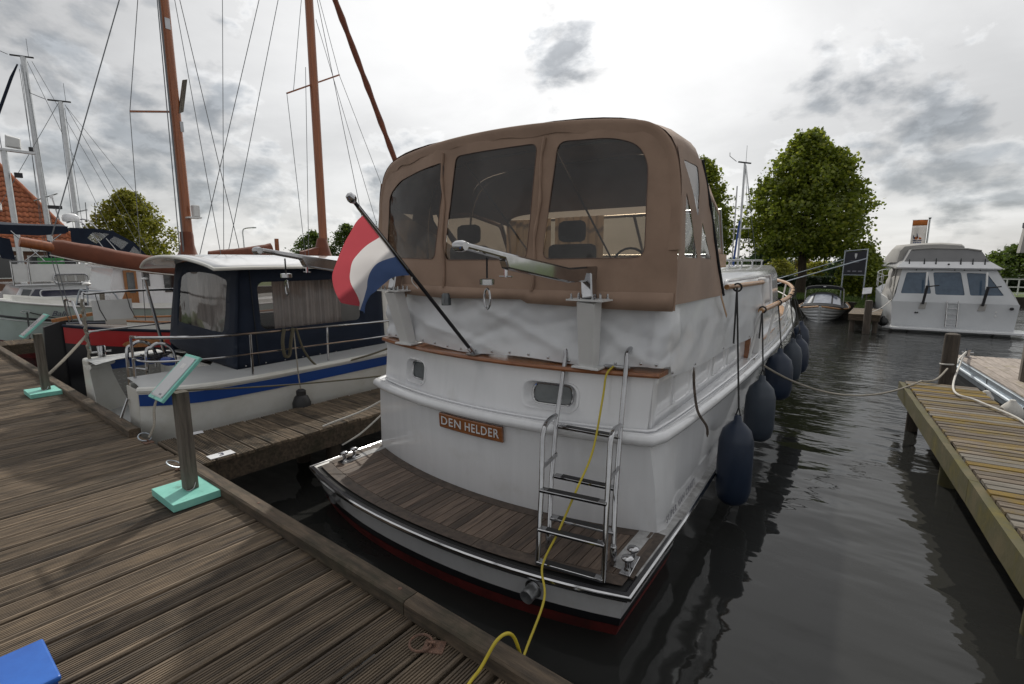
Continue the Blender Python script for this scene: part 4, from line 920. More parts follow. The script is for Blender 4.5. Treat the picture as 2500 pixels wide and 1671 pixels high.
rope('mooring_line', 'white rope running over the finger jetty planks to the yacht', curve([W(-1.6, -.02, .95), (-4.78, 3.35, .80), (-4.95, 3.05, .70), (-5.0, 2.98, .67)], 6), .010, 'rope_white')
rope('mooring_line', 'short white rope hanging below the finger jetty edge', curve([W(-1.62, .0, .78), (-4.75, 3.3, .55), (-4.9, 3.15, .42)], 6), .010, 'rope_white')
rope('mooring_line', 'grey rope tied from the small white boat down to the deck ring', curve([(-6.62, 1.95, 1.05), (-6.30, 1.78, .95), (-6.10, 1.70, .80), (-6.02, 1.62, .70)], 6), .013, 'rope_grey')
# mooring rings on the deck
def ring(label, x, y, z, rot, lift):
    t = thing('mooring_ring', label, 'mooring ring', (x, y, z), rot, None)
    MB().box(-.045, .06, -.04, .04, 0, .008).build('base_plate', 'rust', t)
    MB().tube([(-.02, 0, .008), (-.02, 0, .028), (.012, 0, .028), (.012, 0, .008)], .007, 6).build('staple', 'rust', t, True)
    MB().tube([(-.06 + .055 * cos(a * pi / 9), .055 * sin(a * pi / 9), .018 + lift * .05 * (1 - cos(a * pi / 9))) for a in range(18)], .0065, 6, closed=True).build('ring', 'rust' if not lift else 'galvanised', t, True)
    for dx in (-.035, .045):
        for dy in (-.028, .028): MB().lathe([(.006, 0), (.004, .004)], (dx, dy, .008), 6).build('screw', 'rust', t, True)
ring('rusty mooring ring lying flat near the kerb beam by the yellow cable', -1.62, 1.47, .662, .5, 0)
ring('grey mooring ring with a rope tied through it at the finger jetty corner', -6.0, 1.60, .662, .1, .6)
ring('small dark ring behind the nearer signpost at the jetty corner', -4.98, 1.56, .662, .9, .6)
# berth number plate
np_ = MB().box(0, .22, 0, .12, 0, .004).build('number_plate', 'white_paint', None); np_.location = (-4.975, 1.80, .6665); np_.rotation_euler = (0, 0, radians(88))
tag(np_, 'white number plate reading 3 screwed to the finger jetty edge', 'number plate')
tm = text_mb('3', .11, 'CENTER', .0008, .15, 1, .002); place(tm, frame((.11, .06, .0052), (1, 0, 0), (0, 1, 0))); tm.build('digit', 'print_dark', np_)
for i, (x, y) in enumerate(((-5.9, 1.86),)):
    o = MB().box(0, .22, 0, .09, 0, .004).build('number_plate', 'white_paint', None); o.location = (x, y, .664); o.rotation_euler = (0, 0, radians(78)); tag(o, 'blank white plate at the inner end of the finger jetty', 'number plate')
# ---------------------------------------------------------------- information sign stands
def sign(x, y, label, kind):
    t = thing('sign_stand', label, 'sign stand', (x, y, .66))
    MB().box(-.225, .225, -.20, .20, .006, .066).build('foot_board', 'mint_board', t, bevel=.004)
    MB().box(-.048, .048, -.045, .045, .067, .86).build('post', 'post_wood', t, bevel=.004)
    c = Vector((0, -.02, .975)); ex = Vector((1, 0, 0)); ey = Vector((0, .29, .29)).normalized(); ez = ex.cross(ey)
    def q(a, b, d): return c + ex * a + ey * b + ez * d
    def slab(m, a0, a1, b0, b1, d0, d1): return m.prism([q(a0, b0, d0), q(a1, b0, d0), q(a1, b1, d0), q(a0, b1, d0)], ez * (d1 - d0))
    pn_ = slab(MB(), -.135, .135, -.205, .205, -.012, .012).build('sign_board', 'mint_board', t, bevel=.003)
    slab(MB(), -.108, .108, -.182, .182, .0125, .0155).build('sheet_frame', 'alu', pn_)
    sh = slab(MB(), -.101, .101, -.174, .174, .016, .0175).build('paper_sheet', 'paper', pn_)
    if kind:
        slab(MB(), -.03, .02, -.04, .075, .018, .0185).build('printed_picture', 'print_grey', pn_)
        for k in range(9): slab(MB(), -.088 + .004 * (k % 3), -.08 + .004 * (k % 3), -.15 + .034 * k, -.125 + .034 * k, .018, .0185).build('printed_line', 'print_dark', pn_)
        for k in range(10): slab(MB(), .035, .07 + .012 * (k % 2), -.16 + .026 * k, -.154 + .026 * k, .018, .0185).build('printed_line', 'print_grey', pn_)
    else:
        slab(MB(), .02, .06, -.165, -.15, .018, .0185).build('printed_line', 'print_grey', pn_)
        slab(MB(), -.03, .04, .08, .12, .018, .0183).build('faded_mark', 'white_metal', pn_)
    for s in (-1, 1):
        for k in (-1, 1): MB().lathe([(.006, 0), (.006, .002)], q(s * .101, k * .172, .0175), 8, ez).build('screw', 'steel', pn_, True)
    MB().tube(curve([(.055, .02, .12), (.06, .0, .08), (.06, -.03, .070), (.055, -.05, .075)], 4), .004, 6).build('tie_wire', 'steel', t, True)
    return t
sign(-4.33, 1.40, 'mint green sign stand with a blank faded sheet, standing at the finger jetty corner', 0)
sign(-9.40, 1.40, 'mint green sign stand with a printed sheet, standing before the red ketch', 1)
sign(-16.0, 1.30, 'mint green sign stand at the far end of the walkway by the mint green boat', 1)
# blue box in the near corner
bx = thing('blue_box', 'bright blue painted box standing on the jetty planks', 'box', (-2.64, -.2, .66))
MB().box(-.15, .155, -.6, .475, .01, .215).build('box_body', 'box_blue_dark', bx, bevel=.006)
MB().box(-.16, .165, -.61, .485, .2155, .24).build('box_lid', 'box_blue', bx, bevel=.008)
# ---------------------------------------------------------------- small white cruiser with navy canopy
nv = thing('cabin_cruiser', 'small white cruiser with blue stripe and navy canvas canopy beside the finger jetty', 'cabin cruiser', (-7.55, 1.72, 0))
NO = Vector((-7.55, 1.72, 0))
def nb_(m, *a, **k): return m.build(*a, **k, world=True)
HW = [(1.72, .98), (1.9, 1.16), (2.2, 1.34), (2.8, 1.41), (4.5, 1.45), (6.5, 1.42), (8, 1.2), (9.2, .75), (9.9, .3), (10.2, .02)]
def hull_side(s, z0, k0, z1, k1, name, mat, par=nv, ys=None, off=0, rise=.018):
    ys = ys or [1.72 + .16 * i for i in range(int(8.4 / .16))]
    m = MB(); m.loft([[(-7.55 + s * (stab(HW, y) * k + off), y, z + rise * max(0, y - 3)) for z, k in ((z0, k0), ((z0 + z1) / 2, (k0 + k1) / 2), (z1, k1))] for y in ys], False)
    return nb_(m, name, mat, par, True)
for s in (1, -1):
    hull_side(s, -.3, .84, 1.10, 1.0, 'hull_side', 'gelcoat_old')
    hull_side(s, .915, .988, 1.05, .998, 'blue_stripe', 'blue_stripe', off=.006)
    MB().tube([(-7.55 + s * (stab(HW, y)), y, 1.10 + .018 * max(0, y - 3)) for y in [1.72 + .2 * i for i in range(42)]], .036, 8).build('gunwale', 'gelcoat_old', nv, True, world=True)
# stern quarters with an open well between
MB().add([(-6.57, 1.722, 1.10), (-6.95, 1.722, 1.10), (-6.95, 1.722, -.3), (-6.72, 1.722, -.3)], [(0, 1, 2, 3)]).build('transom_quarter', 'gelcoat_old', nv, world=True, solid=.01)
MB().add([(-8.53, 1.722, 1.10), (-8.78, 1.722, 1.10), (-8.78, 1.722, -.3), (-8.38, 1.722, -.3), (-8.38, 1.722, .6)], [(0, 1, 2, 3, 4)]).build('transom_quarter', 'gelcoat_old', nv, world=True, solid=.01)
MB().box(-9.05, -8.80, 1.76, 2.7, .40, 1.165).build('stern_locker', 'gelcoat_old', nv, world=True, bevel=.03)
MB().box(-8.798, -8.792, 1.80, 2.68, 1.12, 1.16).build('locker_edge', 'gelcoat_old', nv, world=True)
MB().box(-8.797, -8.790, 1.78, 2.68, .99, 1.115).build('blue_stripe', 'blue_stripe', nv, world=True)
cp = MB().box(-8.797, -8.785, 1.89, 2.62, .46, .985).build('chequer_plate', 'alu_plate', nv, world=True)
lz = MB()
for i in range(12):
    for j in range(9):
        y, z = 1.92 + i * .06, .49 + j * .056; a = .5 if (i + j) % 2 else -.5
        lz.beam((-8.784, y - .018 * cos(a), z - .018 * sin(a)), (-8.784, y + .018 * cos(a), z + .018 * sin(a)), .006, .003, (1, 0, 0))
lo = nb_(lz, 'plate_studs', 'alu', cp) if False else lz.shift(NO).build('plate_studs', 'alu', cp); lo['kind'] = 'stuff'
MB().box(-8.79, -6.95, 1.74, 2.7, .38, .44).build('well_floor', 'gelcoat_grey', nv, world=True)
MB().box(-8.79, -6.95, 2.66, 2.72, .44, 1.14).build('well_bulkhead', 'gelcoat_old', nv, world=True)
MB().box(-6.97, -6.93, 1.75, 2.7, .44, 1.12).build('well_side', 'gelcoat_old', nv, world=True)
MB().box(-7.85, -7.25, 2.60, 2.655, .62, 1.05).build('motor_bracket', 'beam_wood', nv, world=True)
tm = text_mb('Linda', .09, 'CENTER', .001, .3); place(tm, frame((-7.55, 2.597, .85), (1, 0, 0), (0, 0, 1))); tm.shift(NO).build('lettering', 'flag_white', nv)
# decks
dk = [(-7.55 + stab(HW, y), y, 1.12 + .018 * max(0, y - 3)) for y in [1.74 + .3 * i for i in range(28)]]
m = MB(); m.loft([[(x - .01, y, z), (x - .12, y, z + .03), (x - .30, y, z + .05), (-7.0 if y < 2.7 else -7.55, y, z + .06)] for x, y, z in dk], False); nb_(m, 'side_deck', 'gelcoat_grey', nv, smooth=True)
m = MB(); m.loft([[(-15.1 - x + .01, y, z), (-15.1 - x + .12, y, z + .03), (-15.1 - x + .30, y, z + .05), (-8.75 if y < 2.7 else -7.55, y, z + .06)] for x, y, z in dk], False); nb_(m, 'side_deck', 'gelcoat_grey', nv, smooth=True)
# canopy: aft face, starboard and port sides, all with soft windows
CX0, CX1, CY0, CY1, CZ0, CZ1 = -8.68, -6.48, 2.74, 5.05, 1.17, 2.43
aw = rpoly([(-8.38, 1.64), (-6.86, 1.60), (-6.80, 2.27), (-7.15, 2.345), (-7.6, 2.37), (-8.05, 2.365), (-8.30, 2.30)], .07)
def af(x, z): return Vector((x, CY0 + .16 * (z - CZ0) / 1.26 + .012 * mnoise.noise((x * 3, z * 3, 4)) - .03 * (1 - ((x + 7.58) / 1.1) ** 2), z))
m = MB(); panel(m, [(CX0 - .06, 1.30), (-8.3, 1.24), (CX1 + .02, CZ0), (CX1 - .06, CZ1), (-7.58, 2.56), (CX0 + .08, CZ1 + .05)], [aw], af, .11); cav = nb_(m, 'navy_canopy', 'canvas_navy', nv, smooth=True, solid=.004)
def sub(m, *a, **k): return m.shift(NO).build(*a, **k)
m = MB(); panel(m, aw, [], af, .2); sub(m, 'soft_window', 'navy_vinyl', cav, True)
def curtain(fn, n, h0, h1, name='curtain'):
    m = MB(); m.grid(lambda a, b: fn(a, lerp(h0, h1, b), .022 * sin(a * n * 6.28) + .012 * sin(a * n * 15 + 1)), int(n * 12), 4); sub(m, name, 'curtain', cav, True)
curtain(lambda a, z, w: (lerp(-8.42, -6.82, a), CY0 + .24 + w, z), 16, 1.5, 2.42)
for s, X in ((1, CX1), (-1, CX0)):
    def sf(y, z, X=X, s=s): return Vector((X - s * .07 * (z - CZ0) / 1.26 + s * .012 * mnoise.noise((y * 3, z * 3, s)), y, z))
    hs = [rrect(3.10, 4.62, 1.63, 2.25, .09)]
    m = MB(); panel(m, [(CY0, CZ0), (CY1, CZ0 + .02), (CY1, CZ1), (CY0 + .16, CZ1)], hs, sf, .12); sd_ = nb_(m, 'navy_side_curtain', 'canvas_navy', nv, smooth=True, solid=.004)
    m = MB(); panel(m, hs[0], [], sf, .2); sub(m, 'soft_window', 'navy_vinyl', sd_, True)
    if s > 0:
        MB().tube([sf(3.02, z) + Vector((.008, 0, 0)) for z in (1.2, 1.7, 2.3, 2.4)], .008, 6).shift(NO).build('zip', 'canvas_dark', sd_, True)
        for i in range(9): MB().lathe([(.01, 0), (.01, .004)], sf(2.85 + i * .26, 1.20) + Vector((.004, 0, 0)), 8, (1, 0, 0)).shift(NO).build('press_stud', 'steel', sd_, True)
curtain(lambda a, z, w: (CX1 - .20 + w, lerp(3.36, 4.4, a), z), 11, 1.5, 2.4)
curtain(lambda a, z, w: (CX0 + .20 + w, lerp(3.1, 4.0, a), z), 9, 1.5, 2.4)
MB().box(-8.4, -6.7, 2.95, 5.0, 1.12, 1.18).build('cockpit_bench', 'seat_dark', nv, world=True)
# hard top with upturned aft edge
def top_(a, b):
    x = lerp(-8.78, -6.32, a); y = lerp(2.52, 6.2, b); t = (2 * a - 1)
    return (x, y - .10 * (1 - t * t) * (1 - b), 2.445 + .15 * (1 - t * t) ** .8 - .02 * b - .02 * (1 - b) ** 8)
m = MB(); m.grid(top_, 28, 20); nb_(m, 'hard_top', 'gelcoat', nv, smooth=True, solid=.04)
m = MB(); m.tube([top_(i / 28, 0) for i in range(29)] + [top_(1, i / 20) for i in range(1, 21)], .022, 8); nb_(m, 'roof_edge', 'gelcoat_old', nv, smooth=True)
MB().box(-8.6, -6.52, 5.06, 6.9, 1.15, 2.40).build('wheelhouse', 'gelcoat_old', nv, world=True, bevel=.06)
MB().box(-6.524, -6.512, 5.3, 6.6, 1.65, 2.2).build('wheelhouse_window', 'dark_glass', nv, world=True)
# rails
sr = curve([(-6.9, 1.80, 1.66), (-6.42, 1.84, 1.69), (-6.22, 2.3, 1.665), (-6.17, 2.8, 1.65), (-6.16, 3.83, 1.63), (-6.16, 4.9, 1.61), (-6.17, 6.3, 1.62)], 6)
nb_(MB().tube(sr, .017, 8), 'push_pit_rail', 'steel', nv, smooth=True)
nb_(MB().tube([(p.x, p.y, lerp(1.13, p.z, .52)) for p in sr], .012, 8), 'mid_rail', 'steel', nv, smooth=True)
for p in ((-6.9, 1.80, 1.66), (-6.17, 2.8, 1.65), (-6.16, 3.83, 1.63), (-6.16, 4.9, 1.61)): nb_(MB().tube([(p[0] - .02, p[1], 1.12), p], .015, 8), 'rail_stanchion', 'steel', nv, smooth=True)
pr_ = curve([(-8.82, 1.82, 1.25), (-8.82, 1.82, 2.02), (-8.84, 1.90, 2.07), (-8.86, 2.4, 2.09), (-8.9, 3.6, 2.08), (-8.95, 5, 2.05)], 4)
nb_(MB().tube(pr_, .017, 8), 'push_pit_rail', 'steel', nv, smooth=True)
nb_(MB().tube([(-8.82, 1.82, 1.55), (-8.9, 3.6, 1.60), (-8.95, 5, 1.6)], .012, 8), 'mid_rail', 'steel', nv, smooth=True)
ch = MB().tube([(-8.80 + .01 * sin(i * 2.1), 1.80 + .01 * cos(i * 2.1), 2.0 - .04 * i) for i in range(26)], [.014 if i % 2 else .022 for i in range(26)], 6); nb_(ch, 'hanging_chain', 'rope_grey', nv, smooth=True)
MB().box(-8.80, -8.79, 1.90, 2.36, 1.70, 1.98).build('spray_board', 'white_metal', nv, world=True)
for y in (1.95, 2.3): nb_(MB().tube([(-8.785, y, 2.07), (-8.785, y + .03, 1.85), (-8.785, y + .09, 1.68)], .005, 5), 'board_line', 'rope_black', nv, smooth=True)
MB().lathe([(.05, 0), (.05, .15), (.045, .16)], (-8.93, 1.97, 1.165), 12).shift(NO).build('mooring_bollard', 'steel', nv, True)
MB().tube([(-8.93, 1.86, 1.24), (-8.93, 2.08, 1.24)], .011, 8).shift(NO).build('bollard_pin', 'steel', nv, True)
for x, y in ((-7.55, 2.05), (-7.2, 2.15)):
    nb_(MB().tube(curve([(x, y - .14, .45), (x, y - .14, 1.35), (x, y - .08, 1.47), (x, y, 1.51), (x, y + .1, 1.47), (x, y + .16, 1.35), (x, y + .16, 1.15)], 5), .02, 8), 'ladder_hoop', 'steel', nv, smooth=True)
for z in (.75, .98, 1.2): nb_(MB().tube([(-7.55, 1.91, z), (-7.2, 2.01, z)], .014, 8), 'ladder_rung', 'steel', nv, smooth=True)
for y in (0, .28): nb_(MB().tube(curve([(-6.98, 1.74, .62 - y), (-6.94, 1.64, .60 - y), (-6.93, 1.60, .66 - y), (-6.9, 1.70, .95 - y)], 5), .016, 8), 'swim_step', 'steel', nv, smooth=True)
nb_(MB().tube([(-7.95, 2.45, 1.18), (-8.0, 2.32, 2.27)], [.022, .018], 8), 'flag_pole', 'steel', nv, smooth=True)
nb_(MB().lathe([(.02, 0), (.045, .005), (.045, .02), (.02, .03)], (-8.0, 2.32, 2.27), 12), 'pole_cap', 'white_metal', nv, smooth=True)
random.seed(4)
for k in range(5): nb_(MB().tube(curve([(-7.5 + random.uniform(-.1, .1), 2.1 + random.uniform(-.1, .3), 1.28 + random.uniform(-.05, .08)) for _ in range(5)], 5), .008, 5), 'coiled_cable', 'rubber_black', nv, smooth=True)
nb_(MB().lathe([(.05, -.08), (.06, 0), (.05, .08)], (-7.25, 2.25, 1.26), 10, (1, .3, 0)), 'cable_plug', 'box_blue_dark', nv, smooth=True)
# rope coil on the rail and its small fender
for dx, r in ((0, 'rope_olive'), (.03, 'rope_olive')):
    nb_(MB().tube(curve([(-6.13 + dx, 3.20, 1.67), (-6.12 + dx, 3.16, 1.5), (-6.12 + dx, 3.18, 1.32), (-6.12 + dx, 3.24, 1.33), (-6.12 + dx, 3.27, 1.5), (-6.13 + dx, 3.32, 1.67)], 5), .014, 6), 'rope_coil', r, nv, smooth=True)
nb_(MB().tube(curve([(-6.12, 3.36, 1.66), (-6.12, 3.45, 1.35), (-6.11, 3.62, 1.12), (-6.10, 3.85, 1.10), (-6.06, 4.4, 1.15), (-6.05, 4.85, 1.22)], 6), .014, 6), 'rope_tail', 'rope_olive', nv, smooth=True)
t = thing('fender', 'small black fender hanging over the blue stripe of the navy-canopied boat', 'fender', (-6.0, 3.30, .40))
MB().lathe([(.02, 0), (.09, .02), (.115, .1), (.115, .30), (.085, .38), (.06, .40), (.06, .46), (.03, .48)], (0, 0, 0), 18).build('fender_body', 'rubber_black', t, True, angle=50)
MB().tube([(0, 0, .47), (-.03, 0, .62), (-.11, .02, 1.22)], .009, 6).build('hanging_line', 'rope_grey', t, True)
# ---------------------------------------------------------------- red ketch
kt = thing('sailing_ketch', 'red and black hulled ketch with two varnished wooden masts and rust-brown sail covers', 'sailing boat', (-11.9, 2.1, 0))
KO = kt.location.copy()
KH = [(2.1, .12), (2.3, .42), (2.7, .72), (3.5, .98), (5.0, 1.15), (7, 1.18), (9, .95), (10.6, .5), (11.6, .12), (11.8, .02)]
KS = [(2.1, 1.36), (3, 1.24), (4, 1.14), (6, 1.08), (8, 1.14), (10, 1.32), (11.8, 1.6)]
ys = [2.1 + .2 * i for i in range(49)]
def kb(m, *a, **k): return m.build(*a, **k, world=True)
for s in (1, -1):
    for nm, z0, k0, z1, k1, mt, o_ in (('hull_side', -.9, .55, .02, .93, 'black_paint', 0), ('hull_side', 0, .93, .86, 1.0, 'black_paint', 0), ('red_strake', .84, .995, 1.0, 1.01, 'red_hull', .008)):
        m = MB(); m.loft([[(-11.9 + s * (stab(KH, y) * k + o_), y, (z if z < .5 else (z - 1.0) * (1.05) + stab(KS, y) if z > .9 else stab(KS, y) - .30)) for z, k in ((z0, k0), (z1, k1))] for y in ys], False); kb(m, nm, mt, kt, smooth=True)
    kb(MB().tube([(-11.9 + s * (stab(KH, y) * 1.01 + .01), y, stab(KS, y) + .015) for y in ys], .028, 8), 'gunwale', 'canvas_navy', kt, smooth=True)
    m = MB(); m.loft([[(-11.9 + s * stab(KH, y) * .86, y, stab(KS, y) - .02), (-11.9 + s * stab(KH, y) * .82, y, stab(KS, y) + .16)] for y in ys[4:-8]], False); kb(m, 'coaming', 'gelcoat_old', kt, smooth=True)
    kb(MB().tube([(-11.9 + s * stab(KH, y) * .82, y, stab(KS, y) + .17) for y in ys[4:-8]], .022, 6), 'coaming_cap', 'wheelhouse_wood', kt, smooth=True)
m = MB(); m.loft([[(-11.9 - stab(KH, y), y, stab(KS, y)), (-11.9, y, stab(KS, y) + .04), (-11.9 + stab(KH, y), y, stab(KS, y))] for y in ys], False); kb(m, 'deck', 'teak_margin', kt)
kb(MB().prism([(-11.95, 2.16, 1.46), (-11.95, 1.86, 1.36), (-11.95, 1.80, .4), (-11.95, 1.98, -.6), (-11.95, 2.25, -.6)], (.10, 0, 0)), 'rudder', 'black_paint', kt)
kb(MB().beam((-11.9, 1.98, 1.46), (-11.85, 3.1, 1.62), .07, .06), 'tiller', 'wheelhouse_wood', kt)
np2 = MB().lathe([(.0, 0), (.12, .005), (.12, .012)], (-10.93, 3.0, 1.06), 12, (1, 0, 0)); 
kb(MB().prism([(-10.945, 3.05 + .33 * c_, 1.03 + .075 * s_) for c_, s_ in [(cos(i * pi / 8), sin(i * pi / 8)) for i in range(16)]], (.03, 0, 0)), 'name_badge', 'wheelhouse_wood', kt)
def mast(x, y, z0, z1, r, par, mb=kb): return mb(MB().tube([(x, y, lerp(z0, z1, i / 6)) for i in range(7)], [r, r, r, r, r * .95, r * .85, r * .7], 14), 'mast', 'mast_wood', par, smooth=True)
mz = mast(-11.9, 4.30, 1.1, 10.2, .098, kt); mm = mast(-12.0, 7.50, 1.1, 12.6, .105, kt)
kb(MB().beam((-11.9, 4.25, 5.48), (-12.2, 3.62, 5.40), .05, .03), 'spreader', 'mast_wood', kt); kb(MB().prism([(-11.85, 4.33, 5.45), (-11.85, 4.42, 5.5), (-11.85, 4.55, 6.15), (-11.85, 4.47, 6.12)], (.05, 0, 0)), 'spreader', 'post_wood', kt)
kb(MB().beam((-12, 6.77, 6.47), (-12, 8.24, 7.28), .05, .035), 'spreader', 'mast_wood', kt)
kb(MB().box(-11.84, -11.80, 4.25, 4.34, 8.0 - 1.0, 7.2), 'mast_fitting', 'steel', kt)
kb(MB().box(-11.80, -11.79, 4.33, 4.39, 5.1, 5.3), 'mast_fitting', 'steel', kt)
lt = kb(MB().box(-11.78, -11.62, 4.36, 4.48, 3.42, 3.66), 'mast_lamp', 'white_metal', kt, bevel=.02); kb(MB().box(-11.84, -11.62, 4.26, 4.5, 3.39, 3.42), 'lamp_bracket', 'white_metal', kt)
# furled sails in their covers
def cover(pts, rad, name, n=10):
    P = curve(pts, 6); m = MB(); rings = []
    for i, p in enumerate(P):
        t = i / (len(P) - 1); r = stab(rad, t); d = (P[min(i + 1, len(P) - 1)] - P[max(i - 1, 0)]).normalized(); sx = Vector((1, 0, 0)); up_ = d.cross(sx) * -1; up_ = up_ if up_.z > 0 else -up_
        rings.append([p + (sx * cos(a) * r * .75 + up_ * sin(a) * r * 1.15) * (1 + .10 * mnoise.noise((i * .5, cos(a) * 1.5, sin(a) * 1.5))) for a in [2 * pi * k / n for k in range(n)]])
    m.loft(rings, True, True); return kb(m, name, 'canvas_rust', kt, smooth=True, angle=75)
cover([(-11.85, 2.12, 2.76), (-11.85, 2.6, 2.66), (-11.85, 3.2, 2.52), (-11.87, 3.8, 2.42), (-11.9, 4.22, 2.46)], [(0, .10), (.08, .135), (.5, .15), (.8, .17), (1, .2)], 'mizzen_sail_cover')
m = MB(); m.lathe([(.30, 2.36), (.26, 2.52), (.17, 2.68), (.125, 2.85), (.125, 3.05), (.115, 3.12)], (-11.9, 4.28, 0), 16); m.v = [(x, y - .10 * max(0, 2.8 - z), z) for x, y, z in m.v]; kb(m, 'mast_boot', 'canvas_rust', kt, smooth=True)
kb(MB().tube([(-11.85, 1.72, 2.84), (-11.85, 2.2, 2.74)], .085, 12), 'mizzen_boom', 'mast_wood', kt, smooth=True)
kb(MB().tube(sag((-11.7, 2.05, 2.62), (-11.7, 3.9, 2.24), .04, 10), .012, 6), 'boom_line', 'rope_white', kt, smooth=True)
for y in (1.78, 1.83): kb(MB().tube([(-11.85, y + .3, 2.72), (-11.80, y + .42, 1.42)], .007, 5), 'sheet_line', 'wire', kt, smooth=True)
cover([(-12.0, 4.72, 2.62), (-12.0, 5.6, 2.70), (-12.0, 6.1, 2.75)], [(0, .10), (.5, .13), (1, .17)], 'main_sail_cover')
m = MB(); m.lathe([(.26, 2.55), (.2, 2.75), (.13, 3.05), (.11, 3.1)], (-12, 7.46, 0), 14); kb(m, 'mast_boot', 'canvas_rust', kt, smooth=True)
kb(MB().beam((-12.0, 6.9, 2.62), (-12.0, 7.4, 2.75), .2, .28), 'main_sail_cover', 'canvas_rust', kt)
kb(MB().tube([(-12, 6.25, 1.2), (-12, 6.25, 3.05)], .05, 8), 'boom_crutch', 'mast_wood', kt, smooth=True)
kb(MB().tube([Vector((-12, 7.58, 10.4)).lerp(Vector((-12, 11.75, 1.75)), i / 30) for i in range(31)], [.075 + .012 * sin(i * 2.4) for i in range(31)], 8), 'furled_jib', 'canvas_rust', kt, smooth=True)
for i, (x0, y0, z0, x1, y1, z1, r) in enumerate([(-12, 3.60, 7.32, -11.9, 2.15, 2.95, .010), (-12.3, 4.05, 7.9, -12.2, 3.62, 5.40, .007), (-12.2, 3.62, 5.40, -12.6, 3.58, 1.2, .007), (-12, 5.47, 8.1, -12, 4.9, 1.2, .007), (-12, 6.9, 10.4, -11.5, 3.9, 1.2, .008), (-12, 4.36, 9.5, -12, 5.6, 1.2, .008), (-12, 7.3, 10.6, -12, 4.7, 1.2, .008), (-12, 7.45, 9.6, -11.7, 6.77, 6.47, .007), (-12, 6.77, 6.47, -11.4, 6.7, 1.2, .007), (-12, 7.5, 9.9, -12, 8.24, 7.28, .007), (-12, 8.24, 7.28, -11.9, 10.1, 3.1, .007), (-11.8, 4.2, 9.0, -11.8, 4.15, 1.3, .016), (-11.78, 4.17, 9.0, -11.78, 4.08, 2.5, .010), (-11.9, 4.45, 8.2, -11.2, 4.75, 1.2, .007), (-12, 7.7, 9.0, -11.3, 8.7, 1.2, .008), (-12, 7.3, 7.2, -11.0, 6.4, 1.2, .007), (-12, 7.66, 8.4, -12.0, 9.6, 2.4, .007)]):
    kb(MB().tube([(x0, y0, z0), (x1, y1, z1)], r, 5), 'stay', 'wire', kt, smooth=True)
kb(MB().tube(curve([(-11.5, 2.3, 1.4), (-11.6, 2.25, 1.75), (-11.7, 2.25, 1.8), (-12.2, 2.25, 1.78), (-12.3, 2.3, 1.4)], 4), .018, 8), 'push_pit', 'steel', kt, smooth=True)
rope('mooring_line', 'pale rope stretched from the red ketch down to the walkway kerb', sag((-11.2, 2.35, 1.30), (-10.4, 1.60, .76), .02, 10), .022, 'rope_grey')
# ---------------------------------------------------------------- mint green kotter yacht
mt_ = thing('kotter_yacht', 'mint green steel motor kotter with white wheelhouse and varnished door', 'motor boat', (-18.4, 2.0, 0))
MH = [(1.9, .05), (2.1, .55), (2.5, 1.02), (3.2, 1.36), (4.5, 1.5), (7, 1.55), (10, 1.4), (11, 1.2)]; MS = [(1.9, 1.56), (2.5, 1.46), (3.5, 1.33), (5.3, 1.17), (8, 1.1), (11, 1.2)]
ys = [1.9 + .1 * i for i in range(12)] + [3.1 + .3 * i for i in range(27)]
def mb_(m, *a, **k): return m.build(*a, **k, world=True)
for s in (1, -1):
    def hp(y, k, z, o=0, s=s): return (-18.4 + s * (stab(MH, y) * k + o), y + (1 - k) * .6 * max(0, 3 - y), z)
    for nm, f0, k0, f1, k1, mt, o in (('hull_side', -1.6, .62, -1.05, .84, 'antifouling', 0), ('hull_side', -1.06, .84, 0, 1.0, 'mint_hull', 0)):
        m = MB(); m.loft([[hp(y, k, stab(MS, y) + f, o) for f, k in ((f0, k0), ((f0 + f1) / 2, (k0 + k1) / 2), (f1, k1))] for y in ys], False); mb_(m, nm, mt, mt_, smooth=True)
    for f, r, mt, k in ((-.40, .030, 'black_paint', .945), (-.47, .012, 'white_paint', .935), (.0, .025, 'white_metal', 1.0)):
        mb_(MB().tube([hp(y, k, stab(MS, y) + f, .012) for y in ys], r, 6), 'rubbing_strake' if f else 'gunwale', mt, mt_, smooth=True)
    m = MB(); m.loft([[hp(y, .86, stab(MS, y) + .01), hp(y, .84, stab(MS, y) + .13 + .02 * (y - 2) * 0)] for y in ys[3:]], False); mb_(m, 'bulwark', 'gelcoat_old', mt_, smooth=True)
m = MB(); m.loft([[(-18.4 - stab(MH, y), y, stab(MS, y) - .02), (-18.4 + stab(MH, y), y, stab(MS, y) - .02)] for y in ys], False); mb_(m, 'deck', 'gelcoat_grey', mt_)
tm = text_mb('Balk', .19, 'CENTER', .002, .35); place(tm, frame((-18.4 + 1.27 + .035, 3.02, 1.17), (.32, 1, -.06), (-.1, 0, 1))); mb_(tm, 'lettering', 'print_dark', mt_)
mb_(MB().tube([(-18.4 + 1.02 + .05 + .02 * cos(i * pi / 8), 2.42 + .075 * cos(i * pi / 8), 1.25 + .035 * sin(i * pi / 8)) for i in range(16)], .012, 6), 'hawse_hole', 'steel', mt_, smooth=True)
wh = mb_(MB().loft([[(-17.3, 4.1, 1.2), (-17.3, 7.4, 1.15), (-19.5, 7.4, 1.15), (-19.5, 4.1, 1.2)], [(-17.35, 4.32, 2.34), (-17.35, 7.3, 2.34), (-19.45, 7.3, 2.34), (-19.45, 4.32, 2.34)]], True, True), 'wheelhouse', 'gelcoat', mt_)
mb_(MB().box(-19.6, -17.2, 4.2, 7.5, 2.34, 2.40), 'wheelhouse_roof', 'gelcoat', mt_, bevel=.02)
